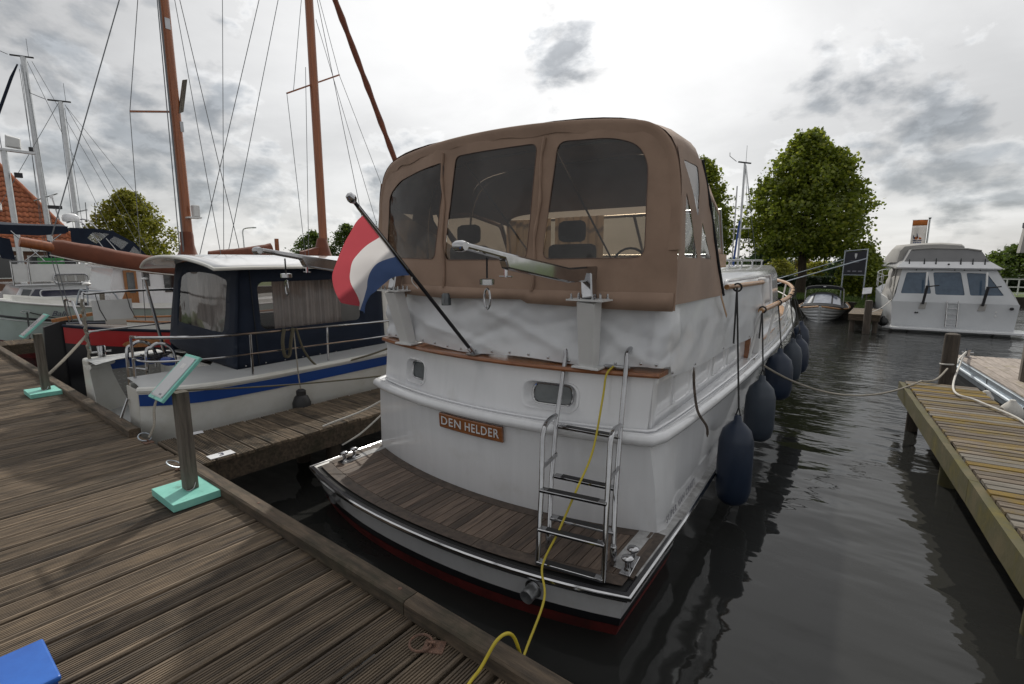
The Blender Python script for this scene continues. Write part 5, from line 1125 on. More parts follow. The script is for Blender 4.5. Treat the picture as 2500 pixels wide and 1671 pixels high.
dr = mb_(MB().box(-17.325, -17.27, 4.52, 4.82, 1.18, 2.26), 'door', 'wheelhouse_wood', mt_); mb_(MB().box(-17.268, -17.262, 4.585, 4.76, 1.62, 2.2), 'door_pane', 'grey_glass', mt_)
mb_(MB().box(-17.33, -17.305, 5.0, 5.14, 1.8, 2.22), 'side_window', 'dark_glass', mt_)
mb_(MB().box(-17.33, -17.30, 5.5, 6.4, 1.6, 2.15), 'side_window', 'dark_glass', mt_)
mb_(MB().prism([(-16.9, 4.15, 1.1), (-16.9, 4.30, 1.1), (-16.9, 4.52, 1.68), (-16.9, 4.42, 1.70)], (.05, 0, 0)), 'tiller_arm', 'wheelhouse_wood', mt_)
pl_ = curve([(-17.2, 3.36, 1.2), (-17.2, 3.5, 1.72), (-17.1, 3.6, 1.74), (-17.0, 4.05, 1.70), (-16.95, 4.2, 1.6), (-16.9, 4.3, 1.2)], 5); mb_(MB().tube(pl_, .02, 8), 'pulpit_rail', 'galvanised', mt_, smooth=True)
mb_(MB().tube([(-17.15, 3.62, 1.2), (-17.15, 3.66, 1.86)], .018, 8), 'antenna_post', 'galvanised', mt_, smooth=True); mb_(MB().lathe([(.02, 0), (.09, .03), (.10, .06), (.06, .10), (.01, .11)], (-17.15, 3.66, 1.86), 12), 'antenna_dome', 'white_metal', mt_, smooth=True)
random.seed(8); mb_(MB().tube(curve([(-17.0 + random.uniform(-.04, .04), 3.92 + random.uniform(-.06, .06), 1.68 - (i % 2) * .42) for i in range(10)], 5), .013, 5), 'hanging_rope', 'rope_grey', mt_, smooth=True)
mb_(MB().box(-17.25, -17.12, 3.42, 3.6, 1.22, 1.42), 'deck_lamp', 'seat_dark', mt_)
rope('mooring_line', 'dark rope from the mint green boat hawse hole down to the finger jetty', sag((-17.32, 2.45, 1.23), (-16.4, 2.3, .68), .05, 8), .018, 'rope_black')
rope('mooring_line', 'dark rope looping from the mint hull towards the red ketch', sag((-17.3, 2.5, 1.23), (-16.3, 4.4, .75), .08, 10), .014, 'rope_black')
# ---------------------------------------------------------------- flybridge yacht behind
fy = thing('flybridge_yacht', 'white flybridge yacht with navy window band, navy bimini and radar dome', 'motor yacht', (-23.6, 3, 0))
def fb_(m, *a, **k): return m.build(*a, **k, world=True)
fb_(MB().loft([[(x, y, z) for x, y in ((-22.0 - d, 2.2 + d), (-22.0 - d, 9), (-25.2 + d, 9), (-25.2 + d, 2.2 + d))] for z, d in ((-.5, .5), (.6, .1), (1.25, 0))], True, True), 'hull', 'gelcoat', fy, bevel=.05)
fb_(MB().loft([[(-22.2, 2.85, 1.25), (-22.2, 8, 1.25), (-25, 8, 1.25), (-25, 2.85, 1.25)], [(-22.3, 3.12, 1.74), (-22.3, 8, 1.74), (-24.9, 8, 1.74), (-24.9, 3.12, 1.74)]], True, True), 'cabin', 'gelcoat', fy, bevel=.03)
fb_(MB().prism([(-22.20, 3.25, 1.36), (-22.20, 6.9, 1.28), (-22.235, 6.9, 1.55), (-22.235, 3.42, 1.61)], (.02, 0, 0)), 'window_band', 'navy_glass', fy)
for y0, y1 in ((3.52, 4.75), (5.0, 6.0)): fb_(MB().tube([(-22.19, y, z) for y, z in dens(rrect(y0, y1, 1.34, 1.58, .09), .06)], .022, 6, closed=True), 'window_rim', 'gelcoat', fy, smooth=True)
fb_(MB().prism([(-22.22, 3.02, 1.34), (-22.22, 3.22, 1.34), (-22.25, 3.34, 1.6), (-22.25, 3.14, 1.62)], (.02, 0, 0)), 'side_window', 'grey_glass', fy)
fb_(MB().box(-25.0, -22.1, 2.95, 8, 1.74, 1.79), 'fly_deck', 'gelcoat', fy)
for y0, y1 in ((2.95, 3.3), (3.34, 4.95), (5.0, 6.2), (6.25, 7.4)): fb_(MB().box(-22.16, -22.13, y0, y1, 1.86, 2.42), 'fly_panel', 'white_metal', fy)
for y in (2.93, 3.32, 4.97, 6.22, 7.4): fb_(MB().tube([(-22.12, y, 1.76), (-22.12, y, 2.52)], .022, 6), 'fly_stanchion', 'steel', fy, smooth=True)
fb_(MB().tube([(-22.12, 2.9, 2.50), (-22.12, 7.4, 2.50)], .024, 8), 'fly_rail', 'steel', fy, smooth=True)
m = MB(); m.grid(lambda a, b: (lerp(-24.6, -22.2, a), lerp(2.2, 4.45, b), 3.60 + .16 * (1 - (2 * a - 1) ** 2) + .02 * sin(b * 7) - .14 * (a > .97)), 30, 12); bm_ = fb_(m, 'bimini', 'canvas_navy', fy, smooth=True, solid=.01)
fb_(MB().prism([(-22.18, 2.2, 3.62), (-22.18, 4.45, 3.66), (-22.18, 4.38, 3.42), (-22.18, 3.7, 3.33), (-22.18, 2.2, 3.36)], (-.02, 0, 0)), 'bimini_valance', 'canvas_navy', fy)
for a, c in (((3.05, 3.45), (3.75, 2.5)), ((4.25, 3.4), (3.25, 2.5)), ((2.3, 3.4), (3.0, 2.5))): fb_(MB().tube([(-22.17, a[0], a[1]), (-22.17, c[0], c[1])], .018, 6), 'bimini_leg', 'steel', fy, smooth=True)
enc = [(4.48, 2.55), (4.50, 3.62), (5.2, 3.62), (5.66, 3.56), (6.25, 3.18), (6.72, 2.55)]
eh = [rpoly([(4.92, 3.30), (5.10, 3.50), (5.55, 3.46), (5.15, 3.10)], .04), rpoly([(5.52, 3.24), (5.68, 3.38), (6.08, 3.17), (5.86, 2.92)], .04), rpoly([(6.02, 2.75), (6.22, 3.06), (6.56, 2.62)], .03), rpoly([(5.05, 2.62), (5.10, 2.98), (5.75, 2.85), (5.85, 2.62)], .03)]
m = MB(); panel(m, enc, eh, lambda y, z: Vector((-22.2, y, z)), .2); ev = fb_(m, 'fly_enclosure', 'canvas_navy', fy, solid=.01)
for h in eh: m = MB(); panel(m, h, [], lambda y, z: Vector((-22.2, y, z)), .3); fb_(m, 'enclosure_window', 'clear_vinyl', fy)
m = MB(); m.loft([[(-22.2, y, z), (-24.6, y, z)] for y, z in enc[1:]], False); fb_(m, 'enclosure_top', 'canvas_navy', fy, solid=.01)
for y0, z0, y1, z1 in ((5.1, 3.85, 5.84, 2.6), (4.89, 3.80, 5.5, 2.6)): fb_(MB().tube(curve([(-23.2, y0 - .25, z0 + .04), (-22.4, y0, z0), (-22.1, y1, z1)], 6), .024, 8), 'radar_arch', 'steel', fy, smooth=True)
fb_(MB().lathe([(.22, -.10), (.235, -.02), (.235, .02), (.21, .10), (.13, .16), (.01, .18)], (-22.3, 4.58, 3.93), 20), 'radar_dome', 'gelcoat', fy, smooth=True)
fb_(MB().tube([(-22.3, 4.28, 3.85), (-22.3, 4.18, 4.55)], .02, 6), 'light_post', 'steel', fy, smooth=True); fb_(MB().lathe([(.05, 0), (.05, .1)], (-22.3, 4.17, 4.55), 10), 'mast_light', 'gelcoat', fy, smooth=True); fb_(MB().box(-22.4, -22.2, 4.05, 4.38, 4.22, 4.32), 'horn_box', 'seat_dark', fy)
for y in (5.0, 5.25): fb_(MB().tube([(-22.3, y, 3.85), (-22.3, y + .02, 4.5)], .012, 6), 'antenna', 'wire', fy, smooth=True)
fb_(MB().box(-23.0, -22.5, 3.7, 4.3, 2.3, 2.62), 'deck_box', 'green_paint', fy)
fb_(MB().prism([(-22.14, 2.6, 3.3), (-22.14, 3.0, 3.2), (-22.14, 3.05, 2.55), (-22.14, 2.75, 2.6)], (.02, 0, 0)), 'folded_cover', 'canvas_navy', fy)
fb_(MB().prism([(-22.6, 3.95, 3.2), (-22.6, 4.2, 3.15), (-22.6, 4.25, 2.52), (-22.6, 3.9, 2.52)], (.02, 0, 0)), 'folded_cover', 'canvas_navy', fy)
lf = fb_(MB().tube([(-22.08, y, z) for y, z in dens(rrect(3.9, 4.75, 1.78, 2.08, .08), .06)], .025, 6, closed=True), 'life_raft_cradle', 'steel', fy, smooth=True)
for k in range(3): fb_(MB().box(-22.11, -22.08, 3.97 + .26 * k, 4.16 + .26 * k, 1.83, 2.04), 'cradle_pad', 'canvas_grey', fy, bevel=.02)
# ---------------------------------------------------------------- aluminium masts of yachts lying behind
def yacht(name, label, x, y, zt, r, stays, spr, extra=None):
    t = thing(name, label, 'sailing boat', (x, y, 0))
    m = MB(); m.loft([[(u * k, v, z) for u, v in ((0, -4.2), (.9, -2.5), (1.25, 0), (1.1, 3), (.7, 3.6), (-.7, 3.6), (-1.1, 3), (-1.25, 0), (-.9, -2.5))] for z, k in ((-.4, .6), (.3, .92), (1.0, 1))], True, True); m.build('hull', 'gelcoat', t, True, angle=40)
    MB().loft([[(.7, -1.5, 1), (.8, 1.2, 1), (-.8, 1.2, 1), (-.7, -1.5, 1)], [(.5, -1.2, 1.4), (.6, 1.1, 1.45), (-.6, 1.1, 1.45), (-.5, -1.2, 1.4)]], True, True).build('cabin', 'gelcoat', t, bevel=.04)
    MB().tube([(0, 0, 1.4), (0, 0, zt)], r, 12).build('mast', 'alu', t, True)
    for a, b in stays: MB().tube([a, b], .012, 5).build('stay', 'wire', t, True)
    for a, b in spr: MB().tube([a, b], .03, 6).build('spreader', 'alu', t, True)
    MB().beam((-.2, -.45, zt + .02), (.2, .35, zt + .02), .07, .06).build('masthead', 'seat_dark', t)
    MB().tube([(-.3, -.5, zt + .05), (-.5, -1.0, zt + .25), (-.5, -1.02, zt + .42)], .015, 5).build('wind_vane', 'seat_dark', t, True)
    MB().tube([(0, .2, zt + .05), (0, .2, zt + .9)], .01, 5).build('antenna', 'wire', t, True)
    return t
yc = yacht('sailing_yacht', 'white sailing yacht with the tallest grey aluminium mast and a blue furled foresail', -35.1, 6.25, 12.4, .12, [((0, .1, 12.3), (0, 3.5, 1.1)), ((0, .3, 12.3), (0, 4.0, 3.0)), ((1.2, 0, 1.0), (.1, 0, 11.8)), ((-1.2, 0, 1), (0, -.2, 11.8)), ((.1, -.15, 12), (.1, -.35, 1.2))], [((-.8, -.25, 5.6), (.8, .4, 5.9))])
MB().tube([(0, -.25, 12.0), (0, -.55, 11.3), (0, -4.1, 1.6)], [.03, .06, .075], 8).build('furled_foresail', 'canvas_navy', yc, True)
yacht('sailing_yacht', 'white sailing yacht with a shorter aluminium mast and bare stays', -33.7, 7.15, 10.3, .10, [((0, .15, 10.2), (0, 3.8, 1.1)), ((0, .2, 10.1), (0, 5.0, 2.5)), ((1.1, 0, 1.0), (.1, .1, 10)), ((-1.1, 0, 1), (0, -.1, 10)), ((0, -.1, 10.2), (0, -3.2, 4.2))], [((-.6, -.25, 4.9), (.6, .35, 5.1))])
rp = thing('radar_pole', 'grey pole with a square flat antenna panel and small lamps', 'pole', (-31.4, 4.5, .55))
MB().tube([(0, 0, -1.5), (0, 0, 6.7)], .11, 10).build('pole', 'alu', rp, True)
MB().box(-.1, .12, -.35, 1.0, 6.7, 6.8).build('cross_arm', 'alu', rp); MB().loft([[(.05, .05, 6.85), (.05, .58, 6.82), (.05, .60, 7.32), (.05, .10, 7.40)], [(.2, .10, 6.90), (.2, .52, 6.88), (.2, .54, 7.26), (.2, .14, 7.33)]], True, True).build('antenna_panel', 'white_metal', rp, bevel=.02)
MB().lathe([(.08, 0), (.08, .2)], (.0, .9, 6.8), 8).build('lamp', 'seat_dark', rp, True); MB().box(.1, .3, .2, .45, 5.6, 5.8).build('lamp', 'seat_dark', rp); MB().tube([(0, -.05, 6.7), (0, -.05, 8.6)], .015, 5).build('antenna', 'wire', rp, True)
# ---------------------------------------------------------------- grey-white flybridge cruiser on the right
cr_ = thing('flybridge_cruiser', 'pale grey flybridge cruiser with a canvas covered flybridge and stern ladder', 'motor yacht', (1.6, 23.25, 0), RA)
m = MB(); m.loft([[(u * k, v, z + .035 * max(0, v)) for u, v in ((-1.72, 0), (1.72, 0), (1.78, 3), (1.7, 6), (1.2, 8.6), (.5, 9.9), (0, 10.3), (-.5, 9.9), (-1.2, 8.6), (-1.7, 6), (-1.78, 3))] for z, k in ((-.5, .75), (.1, .965), (1.06, 1.0))], True, True); m.build('hull', 'cabin_grey', cr_, True, angle=40)
def aft(u, w): return Vector((u, .55 * (w - 1.05) / 1.1, w))
W3 = [rpoly([(-1.32, 2.10), (-.71, 2.11), (-.60, 1.36), (-1.47, 1.35)], .05), rpoly([(-.56, 2.11), (.20, 2.12), (.32, 1.33), (-.48, 1.33)], .05), rpoly([(.35, 2.10), (.90, 2.08), (1.33, 1.35), (.46, 1.33)], .05)]
m = MB(); panel(m, [(-1.72, 1.06), (1.70, 1.06), (1.60, 1.32), (1.13, 2.24), (-1.46, 2.24), (-1.62, 1.32)], W3, aft, .15); ae = m.build('aft_enclosure', 'cabin_grey', cr_, solid=.01)
for h in W3: m = MB(); panel(m, h, [], lambda u, w: aft(u, w) + Vector((0, .02, 0)), .3); m.build('aft_window', 'blue_glass', ae)
for s, b0, t0 in ((-1, -1.72, -1.46), (1, 1.70, 1.13)):
    m = MB(); m.add([(b0, 0, 1.06), (b0 * 1.02, 3.2, 1.12), (t0 * 1.0, 3.2, 2.24), (t0, .58, 2.24)], [(0, 1, 2, 3)]); m.build('side_cover', 'canvas_grey', cr_, solid=.01)
MB().tube(curve([(-1.72, .1, 1.1), (-1.80, .6, 1.5), (-1.72, 1.2, 1.9), (-1.6, 1.8, 2.2)], 5), [.05, .09, .1, .1, .08] * 3 + [.05], 8).build('rolled_cover', 'canvas_grey', cr_, True)
m = MB(); m.loft([[(-1.62, .45, 2.24), (1.22, .45, 2.21), (1.3, 4.5, 2.24), (-1.7, 4.5, 2.27)], [(-1.66, .40, 2.29), (1.26, .40, 2.26), (1.34, 4.5, 2.30), (-1.74, 4.5, 2.33)], [(-1.45, .6, 2.52), (.95, .6, 2.50), (1.05, 4.3, 2.5), (-1.5, 4.3, 2.53)]], True, True); m.build('roof', 'gelcoat', cr_)
fs_ = [(-1.42, 2.50), (-1.25, 2.93), (-.67, 2.97), (.32, 2.93), (.70, 2.86), (.92, 2.50)]
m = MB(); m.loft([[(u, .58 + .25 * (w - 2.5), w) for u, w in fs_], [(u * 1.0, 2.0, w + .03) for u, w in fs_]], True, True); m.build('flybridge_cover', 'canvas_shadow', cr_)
m = MB(); m.tube([(u, .57 + .25 * (w - 2.5), w + .01) for u, w in fs_[1:-1]], .03, 6); m.build('cover_piping', 'canvas_grey', cr_, True)
up_ = [(-1.62, 2.46), (-1.55, 2.95), (-1.42, 3.12), (-.9, 3.18), (-.3, 3.19), (.28, 3.13), (.37, 3.05), (.40, 2.5)]
m = MB(); m.loft([[(u * k, v, w + dz * (w > 2.6)) for u, w in up_] for v, k, dz in ((1.3, .97, -.06), (1.45, 1.0, 0), (2.6, 1.05, .02), (3.4, 1.1, -.25))], True, True); m.build('bridge_canvas', 'canvas_grey', cr_, True, angle=50)
for u, w in ((-1.28, 2.5), (-.85, 2.52), (-.52, 2.53), (.16, 2.52), (.48, 2.51), (.80, 2.50)):
    MB().prism([(u - .022, .50, w - .13), (u + .022, .50, w - .13), (u + .008, .54, w + .09), (u - .008, .54, w + .09)], (0, .012, 0)).build('canvas_strap', 'canvas_dark', cr_)
for u in (-1.05, -.6, .02, .28, .7): MB().lathe([(.022, 0), (.018, .015)], (u, .50, 2.20), 8, (0, -1, 0)).build('vent_stud', 'seat_dark', cr_, True)
MB().lathe([(.035, 0), (.03, .03)], (-.18, .42, 2.40), 10, (0, -1, 0)).build('stern_lamp', 'seat_dark', cr_, True)
for u in (-.80, .80):
    d_ = MB().beam((u, -.10, 1.55), (u + .02, .18, 2.12), .075, .05, (1, 0, 0)).build('davit', 'white_metal', cr_, bevel=.01)
    MB().beam((u - .04, -.12, 1.0), (u + .01, -.22, 1.66), .07, .07, (1, 0, 0)).build('davit_leg', 'seat_dark', d_)
    MB().beam((u, -.24, 1.62), (u + .32, -.30, 1.68), .045, .04).build('davit_handle', 'seat_dark', d_)
    MB().prism([(u - .13, -.03, .82), (u + .06, -.03, .82), (u + .09, -.03, 1.06), (u - .08, -.03, 1.06)], (0, .028, 0)).build('davit_plate', 'alu_plate', d_)
ld = MB().tube([(-.16, -.05, 1.14), (-.14, -.10, .22)], .02, 6).build('stern_ladder', 'steel', cr_, True); MB().tube([(.14, -.05, 1.14), (.16, -.10, .22)], .02, 6).build('ladder_rail', 'steel', ld, True)
for k in range(5): MB().tube([(-.155, -.07, 1.06 - .19 * k), (.15, -.07, 1.06 - .19 * k)], .017, 6).build('ladder_rung', 'steel', ld, True)
MB().loft([[(-2.02, .6, z), (-1.95, -.25, z), (-1.7, -.55, z), (1.75, -.55, z), (2.0, -.2, z), (2.0, .6, z)] for z in (.10, .17)], True, True).build('swim_platform', 'gelcoat', cr_, bevel=.01)
for u in (-1.2, -.0, 1.1): MB().beam((u, -.45, .10), (u - .05, -.05, -.1), .04, .04).build('platform_bracket', 'alu', cr_)
MB().lathe([(.05, 0), (.05, .05), (.035, .06)], (1.52, -.02, .93), 12, (0, -1, 0)).build('exhaust', 'seat_dark', cr_, True)
for u, w in ((-1.0, .68), (-.94, .68), (1.15, .80), (1.15, .66)): MB().lathe([(.03, 0), (.025, .015)], (u, -.02, w), 8, (0, -1, 0)).build('skin_fitting', 'seat_dark' if u < 0 else 'white_metal', cr_, True)
rl = curve([(-1.72, 3.4, 1.95), (-1.7, 6, 2.0), (-1.2, 8.6, 2.1), (-.5, 9.8, 2.12), (.3, 10, 2.12)], 5); MB().tube(rl, .018, 6).build('bow_rail', 'white_metal', cr_, True)
for p in rl[::3]: MB().tube([p, (p.x, p.y, 1.15 + .035 * p.y)], .014, 6).build('rail_stanchion', 'white_metal', cr_, True)
MB().tube([(p.x, p.y, (p.z + 1.15 + .035 * p.y) / 2) for p in rl], .012, 6).build('mid_rail', 'white_metal', cr_, True)
MB().loft([[(-1.3, 3.2, 1.2), (1.3, 3.2, 1.2), (1.1, 7.5, 1.4), (-1.1, 7.5, 1.4)], [(-1.15, 3.3, 2.2), (1.15, 3.3, 2.2), (.9, 6.0, 2.2), (-.9, 6.0, 2.2)]], True, True).build('cabin', 'gelcoat', cr_)
fender_ball('ball_fender', 'black round fender between the landing stage and the grey cruiser', (-.28, 22.3, .36), .16, 'rubber_black')
rope('mooring_line', 'thin pale ropes from the landing stage piling to the grey cruiser', sag((-.66, 21.35, .75), (-.05, 23.3, 1.2), .1, 8), .012, 'rope_white')
# ---------------------------------------------------------------- clinker sloop
sl_ = thing('clinker_sloop', 'small grey clinker launch with a dark spray hood moored bow-on to the camera', 'launch', (-2.43, 23.9, 0), radians(3))
def sk(t, k):   # t 0 bow..1 stern, k strake 0 keel..1 gunwale
    hw = stab([(0, .03), (.08, .36), (.2, .66), (.4, .9), (.7, .95), (1, .8)], t); zt = stab([(0, .66), (.15, .54), (.4, .46), (.7, .44), (1, .5)], t)
    return hw * (.30 + .70 * k ** .7) , 5.2 * t - .12 * (1 - k) * 0 + .35 * (1 - k) * max(0, .3 - t), lerp(-.22, zt, k)
for s in (-1, 1):
    for q in range(6):
        m = MB(); m.loft([[(s * (sk(t / 24, q / 6)[0] + .014), sk(t / 24, q / 6)[1], sk(t / 24, q / 6)[2]), (s * sk(t / 24, (q + 1.12) / 6)[0], sk(t / 24, (q + 1.12) / 6)[1], sk(t / 24, (q + 1.12) / 6)[2])] for t in range(25)], False); m.build('strake', 'cabin_grey', sl_, True, solid=.012)
    MB().tube([(s * (sk(t / 24, 1)[0] + .03), sk(t / 24, 1)[1], sk(t / 24, 1)[2] + .01) for t in range(25)], .035, 8).build('gunwale', 'teak_rail', sl_, True)
m = MB(); m.loft([[(-sk(t / 24, 1)[0], sk(t / 24, 1)[1], sk(t / 24, 1)[2] - .03), (0, sk(t / 24, 1)[1], sk(t / 24, 1)[2]), (sk(t / 24, 1)[0], sk(t / 24, 1)[1], sk(t / 24, 1)[2] - .03)] for t in range(25)], False); m.build('deck', 'canvas_dark', sl_)
MB().beam((0, .05, -.25), (0, -.06, .68), .05, .05, (0, 1, 0)).build('stem', 'gelcoat_grey', sl_)
def hood(a, b): ang = pi * a; return (-.80 * cos(ang) * (1 - .12 * b), 1.2 + .9 * b - .5 * sin(ang) * (1 - b) , .50 + sin(ang) ** .6 * (.10 + .56 * b))
m = MB(); m.grid(hood, 24, 8); m.build('spray_hood', 'canvas_dark', sl_, True, solid=.006)
for a0, a1 in ((.16, .33), (.36, .64), (.67, .84)): m = MB(); m.grid(lambda a, b: Vector(hood(lerp(a0, a1, a), lerp(.25, .85, b))) + Vector((0, -.02, .008)), 8, 4); m.build('hood_window', 'hood_glass', sl_, True)
bp = curve([(-.74, 2.6, .5), (-.72, 2.3, 1.18), (-.6, 2.25, 1.36), (0, 2.25, 1.42), (.6, 2.25, 1.36), (.72, 2.3, 1.18), (.74, 2.6, .5)], 5)
MB().tube(bp, .02, 6).build('bimini_hoop', 'white_metal', sl_, True)
m = MB(); m.loft([[p + Vector((0, -.14, -.10)), p + Vector((0, -.08, .02)), p + Vector((0, .12, .03)), p + Vector((0, .16, -.08))] for p in bp[7:24]], False); m.build('folded_bimini', 'canvas_dark', sl_, True, solid=.01)
MB().box(-.05, .05, 2.075, 2.088, 1.38, 1.42).build('maker_label', 'white_paint', sl_)
# ---------------------------------------------------------------- advertising frame on the grass
bn = thing('advertising_banner', 'black advertising banner in a galvanised tube frame on the grass bank', 'banner', (-1.75, 29.9, .55))
k_ = 1.15
MB().tube([(.45, 0, -.02), (.45, 0, 2.55)], .03, 8).build('frame_post', 'galvanised', bn, True); MB().tube([(-.47, .1, -.02), (-.47, .1, 2.46)], .03, 8).build('frame_post', 'galvanised', bn, True)
MB().tube([(-.5, .1, 2.44), (.48, 0, 2.53)], .03, 8).build('frame_rail', 'galvanised', bn, True); MB().tube([(-.47, .1, 1.28), (.45, 0, 1.28)], .02, 8).build('frame_rail', 'galvanised', bn, True)
MB().add([(-.45, .08, 1.30), (.44, -.01, 1.30), (.44, -.01, 2.47), (-.45, .08, 2.39)], [(0, 1, 2, 3)]).build('banner_sheet', 'banner_black', bn, solid=.006)
MB().prism([(-.05, .035, 2.33), (.05, .03, 2.33), (.045, .03, 2.2), (.012, .03, 2.08), (-.012, .03, 2.08), (-.045, .03, 2.2)], (0, -.014, 0)).build('emblem', 'paper', bn)
for z, w_, mtn in ((1.98, .2, 'print_grey'), (1.93, .28, 'blue_glass'), (1.88, .16, 'print_grey')): MB().box(-w_, w_, .012, .018, z, z + .018).build('printed_line', mtn, bn)
for x0, x1 in ((-.28, -.16), (-.08, .08), (.15, .36)): MB().box(x0, x1, .0, .012, 1.44, 1.50).build('printed_line', 'print_grey', bn)
MB().tube([(.46, -.02, 2.1), (-2.9, -3.2, .85)], .028, 8).build('guy_pole', 'galvanised', bn, True); MB().tube([(-.48, .08, 2.05), (-3.4, -2.0, .95)], .022, 8).build('guy_pole', 'galvanised', bn, True)
fl = thing('banner_flag', 'orange and white banner with a sailing emblem on a grey flagpole', 'flag', (1.2, 41, .55))
MB().tube([(0, 0, 0), (0, 0, 4.55)], [.06, .045], 10).build('flagpole', 'alu', fl, True); MB().lathe([(.05, 0), (.07, .03), (.07, .08)], (0, 0, 4.55), 10).build('pole_cap', 'seat_dark', fl, True)
MB().tube([(0, 0, 4.5), (-.85, 0, 4.52)], .014, 6).build('banner_arm', 'alu', fl, True)
def bf(a, b): return (lerp(-.82, -.08, a), .04 * sin(a * 8 + b * 2), lerp(4.5, 2.4, b))
m = MB(); m.grid(lambda a, b: bf(a, b * .16), 12, 3); m.build('banner_head', 'orange_flag', fl, True, solid=.004)
m = MB(); m.grid(lambda a, b: bf(a, .16 + b * .84), 12, 12); m.build('banner_sheet', 'flag_white', fl, True, solid=.004)
def bpoly(P, mt, nm): MB().prism([Vector(bf(a, b)) + Vector((0, -.07, 0)) for a, b in P], (0, .02, 0)).build(nm, mt, fl)
bpoly([(.10, .42), (.32, .54), (.20, .56)], 'flag_blue', 'emblem_sail'); bpoly([(.36, .36), (.52, .53), (.38, .54)], 'flag_blue', 'emblem_sail'); bpoly([(.24, .50), (.44, .48), (.46, .57), (.26, .57)], 'orange_flag', 'emblem_sail'); bpoly([(.56, .49), (.74, .54), (.66, .575), (.54, .57)], 'orange_flag', 'emblem_sail'); bpoly([(.12, .58), (.46, .60), (.78, .58), (.7, .62), (.2, .62)], 'flag_blue', 'emblem_hull')
for k in range(5): bpoly([(.2 + .11 * k, .645), (.28 + .11 * k, .645), (.28 + .11 * k, .68), (.2 + .11 * k, .68)], 'blue_stripe', 'emblem_letter')
# cabinet on a pole on the pontoon, at the edge of the view
cb = thing('pole_cabinet', 'beige cabinet with a navy top on a pole on the steel pontoon', 'cabinet', (2.02, 12.75, .465))
MB().box(-.06, .06, -.06, .06, 0, 2.2).build('pole', 'alu', cb); MB().loft([[(-.36, -.16, 2.2), (.36, -.16, 2.2), (.36, .16, 2.2), (-.36, .16, 2.2)], [(-.33, -.14, 2.64), (.33, -.14, 2.64), (.33, .14, 2.64), (-.33, .14, 2.64)]], True, True).build('cabinet_body', 'canvas_grey', cb); MB().box(-.34, .34, -.15, .15, 2.642, 2.73).build('cabinet_top', 'canvas_navy', cb)
# masts seen over the yacht's bow
y2 = yacht('sailing_yacht', 'white sailing yacht with a slim mast and blue furled sail beyond the yacht bow', -6.85, 28.6, 7.5, .055, [((.05, .1, 7.4), (1.0, .6, 1.0)), ((.05, -.1, 7.4), (.9, -.6, 3.2)), ((0, .1, 7.4), (0, 3.4, 1.1))], [((-.5, 0, 4.2), (.5, 0, 4.2))])
MB().tube([(-.02, -.15, 4.6), (-.12, -.7, 1.5)], [.05, .06], 8).build('furled_sail', 'blue_stripe', y2, True)
pm = MB().tube([(0, 0, 0), (0, 0, 6.6)], .035, 8).build('flag_mast', 'alu', None, True); pm.location = (-7.55, 30.2, 0); tag(pm, 'thin bare pole beside the slim grey mast beyond the yacht bow', 'pole')
# small things on the grass: lectern sign, white fence, street lamp, cars
sg = thing('sign_stand', 'small white slanted sign on a thin post on the grass by the landing stage', 'sign stand', (-1.0, 26.2, .55))
MB().box(-.025, .025, -.025, .025, 0, .62).build('post', 'post_wood', sg); MB().prism([(-.16, -.12, .55), (.16, -.12, .60), (.16, .12, .84), (-.16, .12, .80)], (0, -.015, .02)).build('sign_board', 'white_paint', sg); MB().box(-.2, .2, -.16, .16, 0, .03).build('foot_board', 'white_metal', sg)
fn = thing('white_fence', 'white picket railing on the far bank beside the grey cruiser', 'fence', (5.4, 40.6, .55), radians(4))
for k in range(15): MB().box(-1.9 + k * .5, -1.84 + k * .5, -.02, .02, 0, .95).build('picket', 'white_metal', fn)
for z in (.9, .45, .1): MB().box(-1.95, 5.2, -.045, -.021, z, z + .06).build('fence_rail', 'white_metal', fn)
st_ = thing('street_lamp', 'thin street lamp with a short bent arm beyond the boats', 'street lamp', (-46.9, 21.4, .55))
MB().tube(curve([(0, 0, 0), (0, 0, 3.5), (0, 0, 4.6), (.15, .2, 4.85), (.7, .5, 4.9)], 5), .05, 6).build('lamp_post', 'alu', st_, True); MB().box(.65, 1.1, .4, .7, 4.85, 4.95).build('lamp_head', 'alu', st_)
def car(x, y, rot, label, mat):
    t = thing('parked_car', label, 'car', (x, y, -.3), rot, 'cars parked behind the hedge')
    prof = [(-2.1, .3), (-2.12, .7), (-2.0, .9), (-1.2, .98), (-.6, 1.42), (.9, 1.46), (1.7, 1.0), (2.05, .92), (2.1, .3)]
    MB().loft([[(x_, s * .85 * (1 - .12 * (z > 1.1)), z) for x_, z in prof] for s in (-1, -.0001, .0001, 1)], True, True).build('body', mat, t, True, angle=30, bevel=.05)
    for s in (-1, 1):
        MB().prism([(-1.05, s * .80, 1.0), (-.55, s * .775, 1.36), (.15, s * .775, 1.38), (.15, s * .80, 1.0)], (0, s * .03, 0)).build('side_window', 'dark_glass', t); MB().prism([(.22, s * .80, 1.0), (.22, s * .775, 1.38), (.85, s * .775, 1.38), (1.45, s * .80, 1.0)], (0, s * .03, 0)).build('side_window', 'dark_glass', t)
        for x_ in (-1.3, 1.3): MB().lathe([(.2, 0), (.31, .02), (.31, .2), (.2, .22)], (x_, s * .68, .31), 16, (0, s, 0)).build('wheel', 'rubber_black', t, True)
        MB().box(*sorted((2.09, 2.11)), *sorted((s * .5, s * .75)), .62, .74).build('headlight', 'white_metal', t)
car(-8.0, 54.5, radians(8), 'silver parked car behind the hedge beside the large tree', 'white_metal'); car(-13.5, 57.5, radians(12), 'pale parked car further along behind the hedge', 'car_paint'); car(-3.2, 53.5, radians(100), 'grey parked car behind the hedge beyond the banner', 'car_paint')
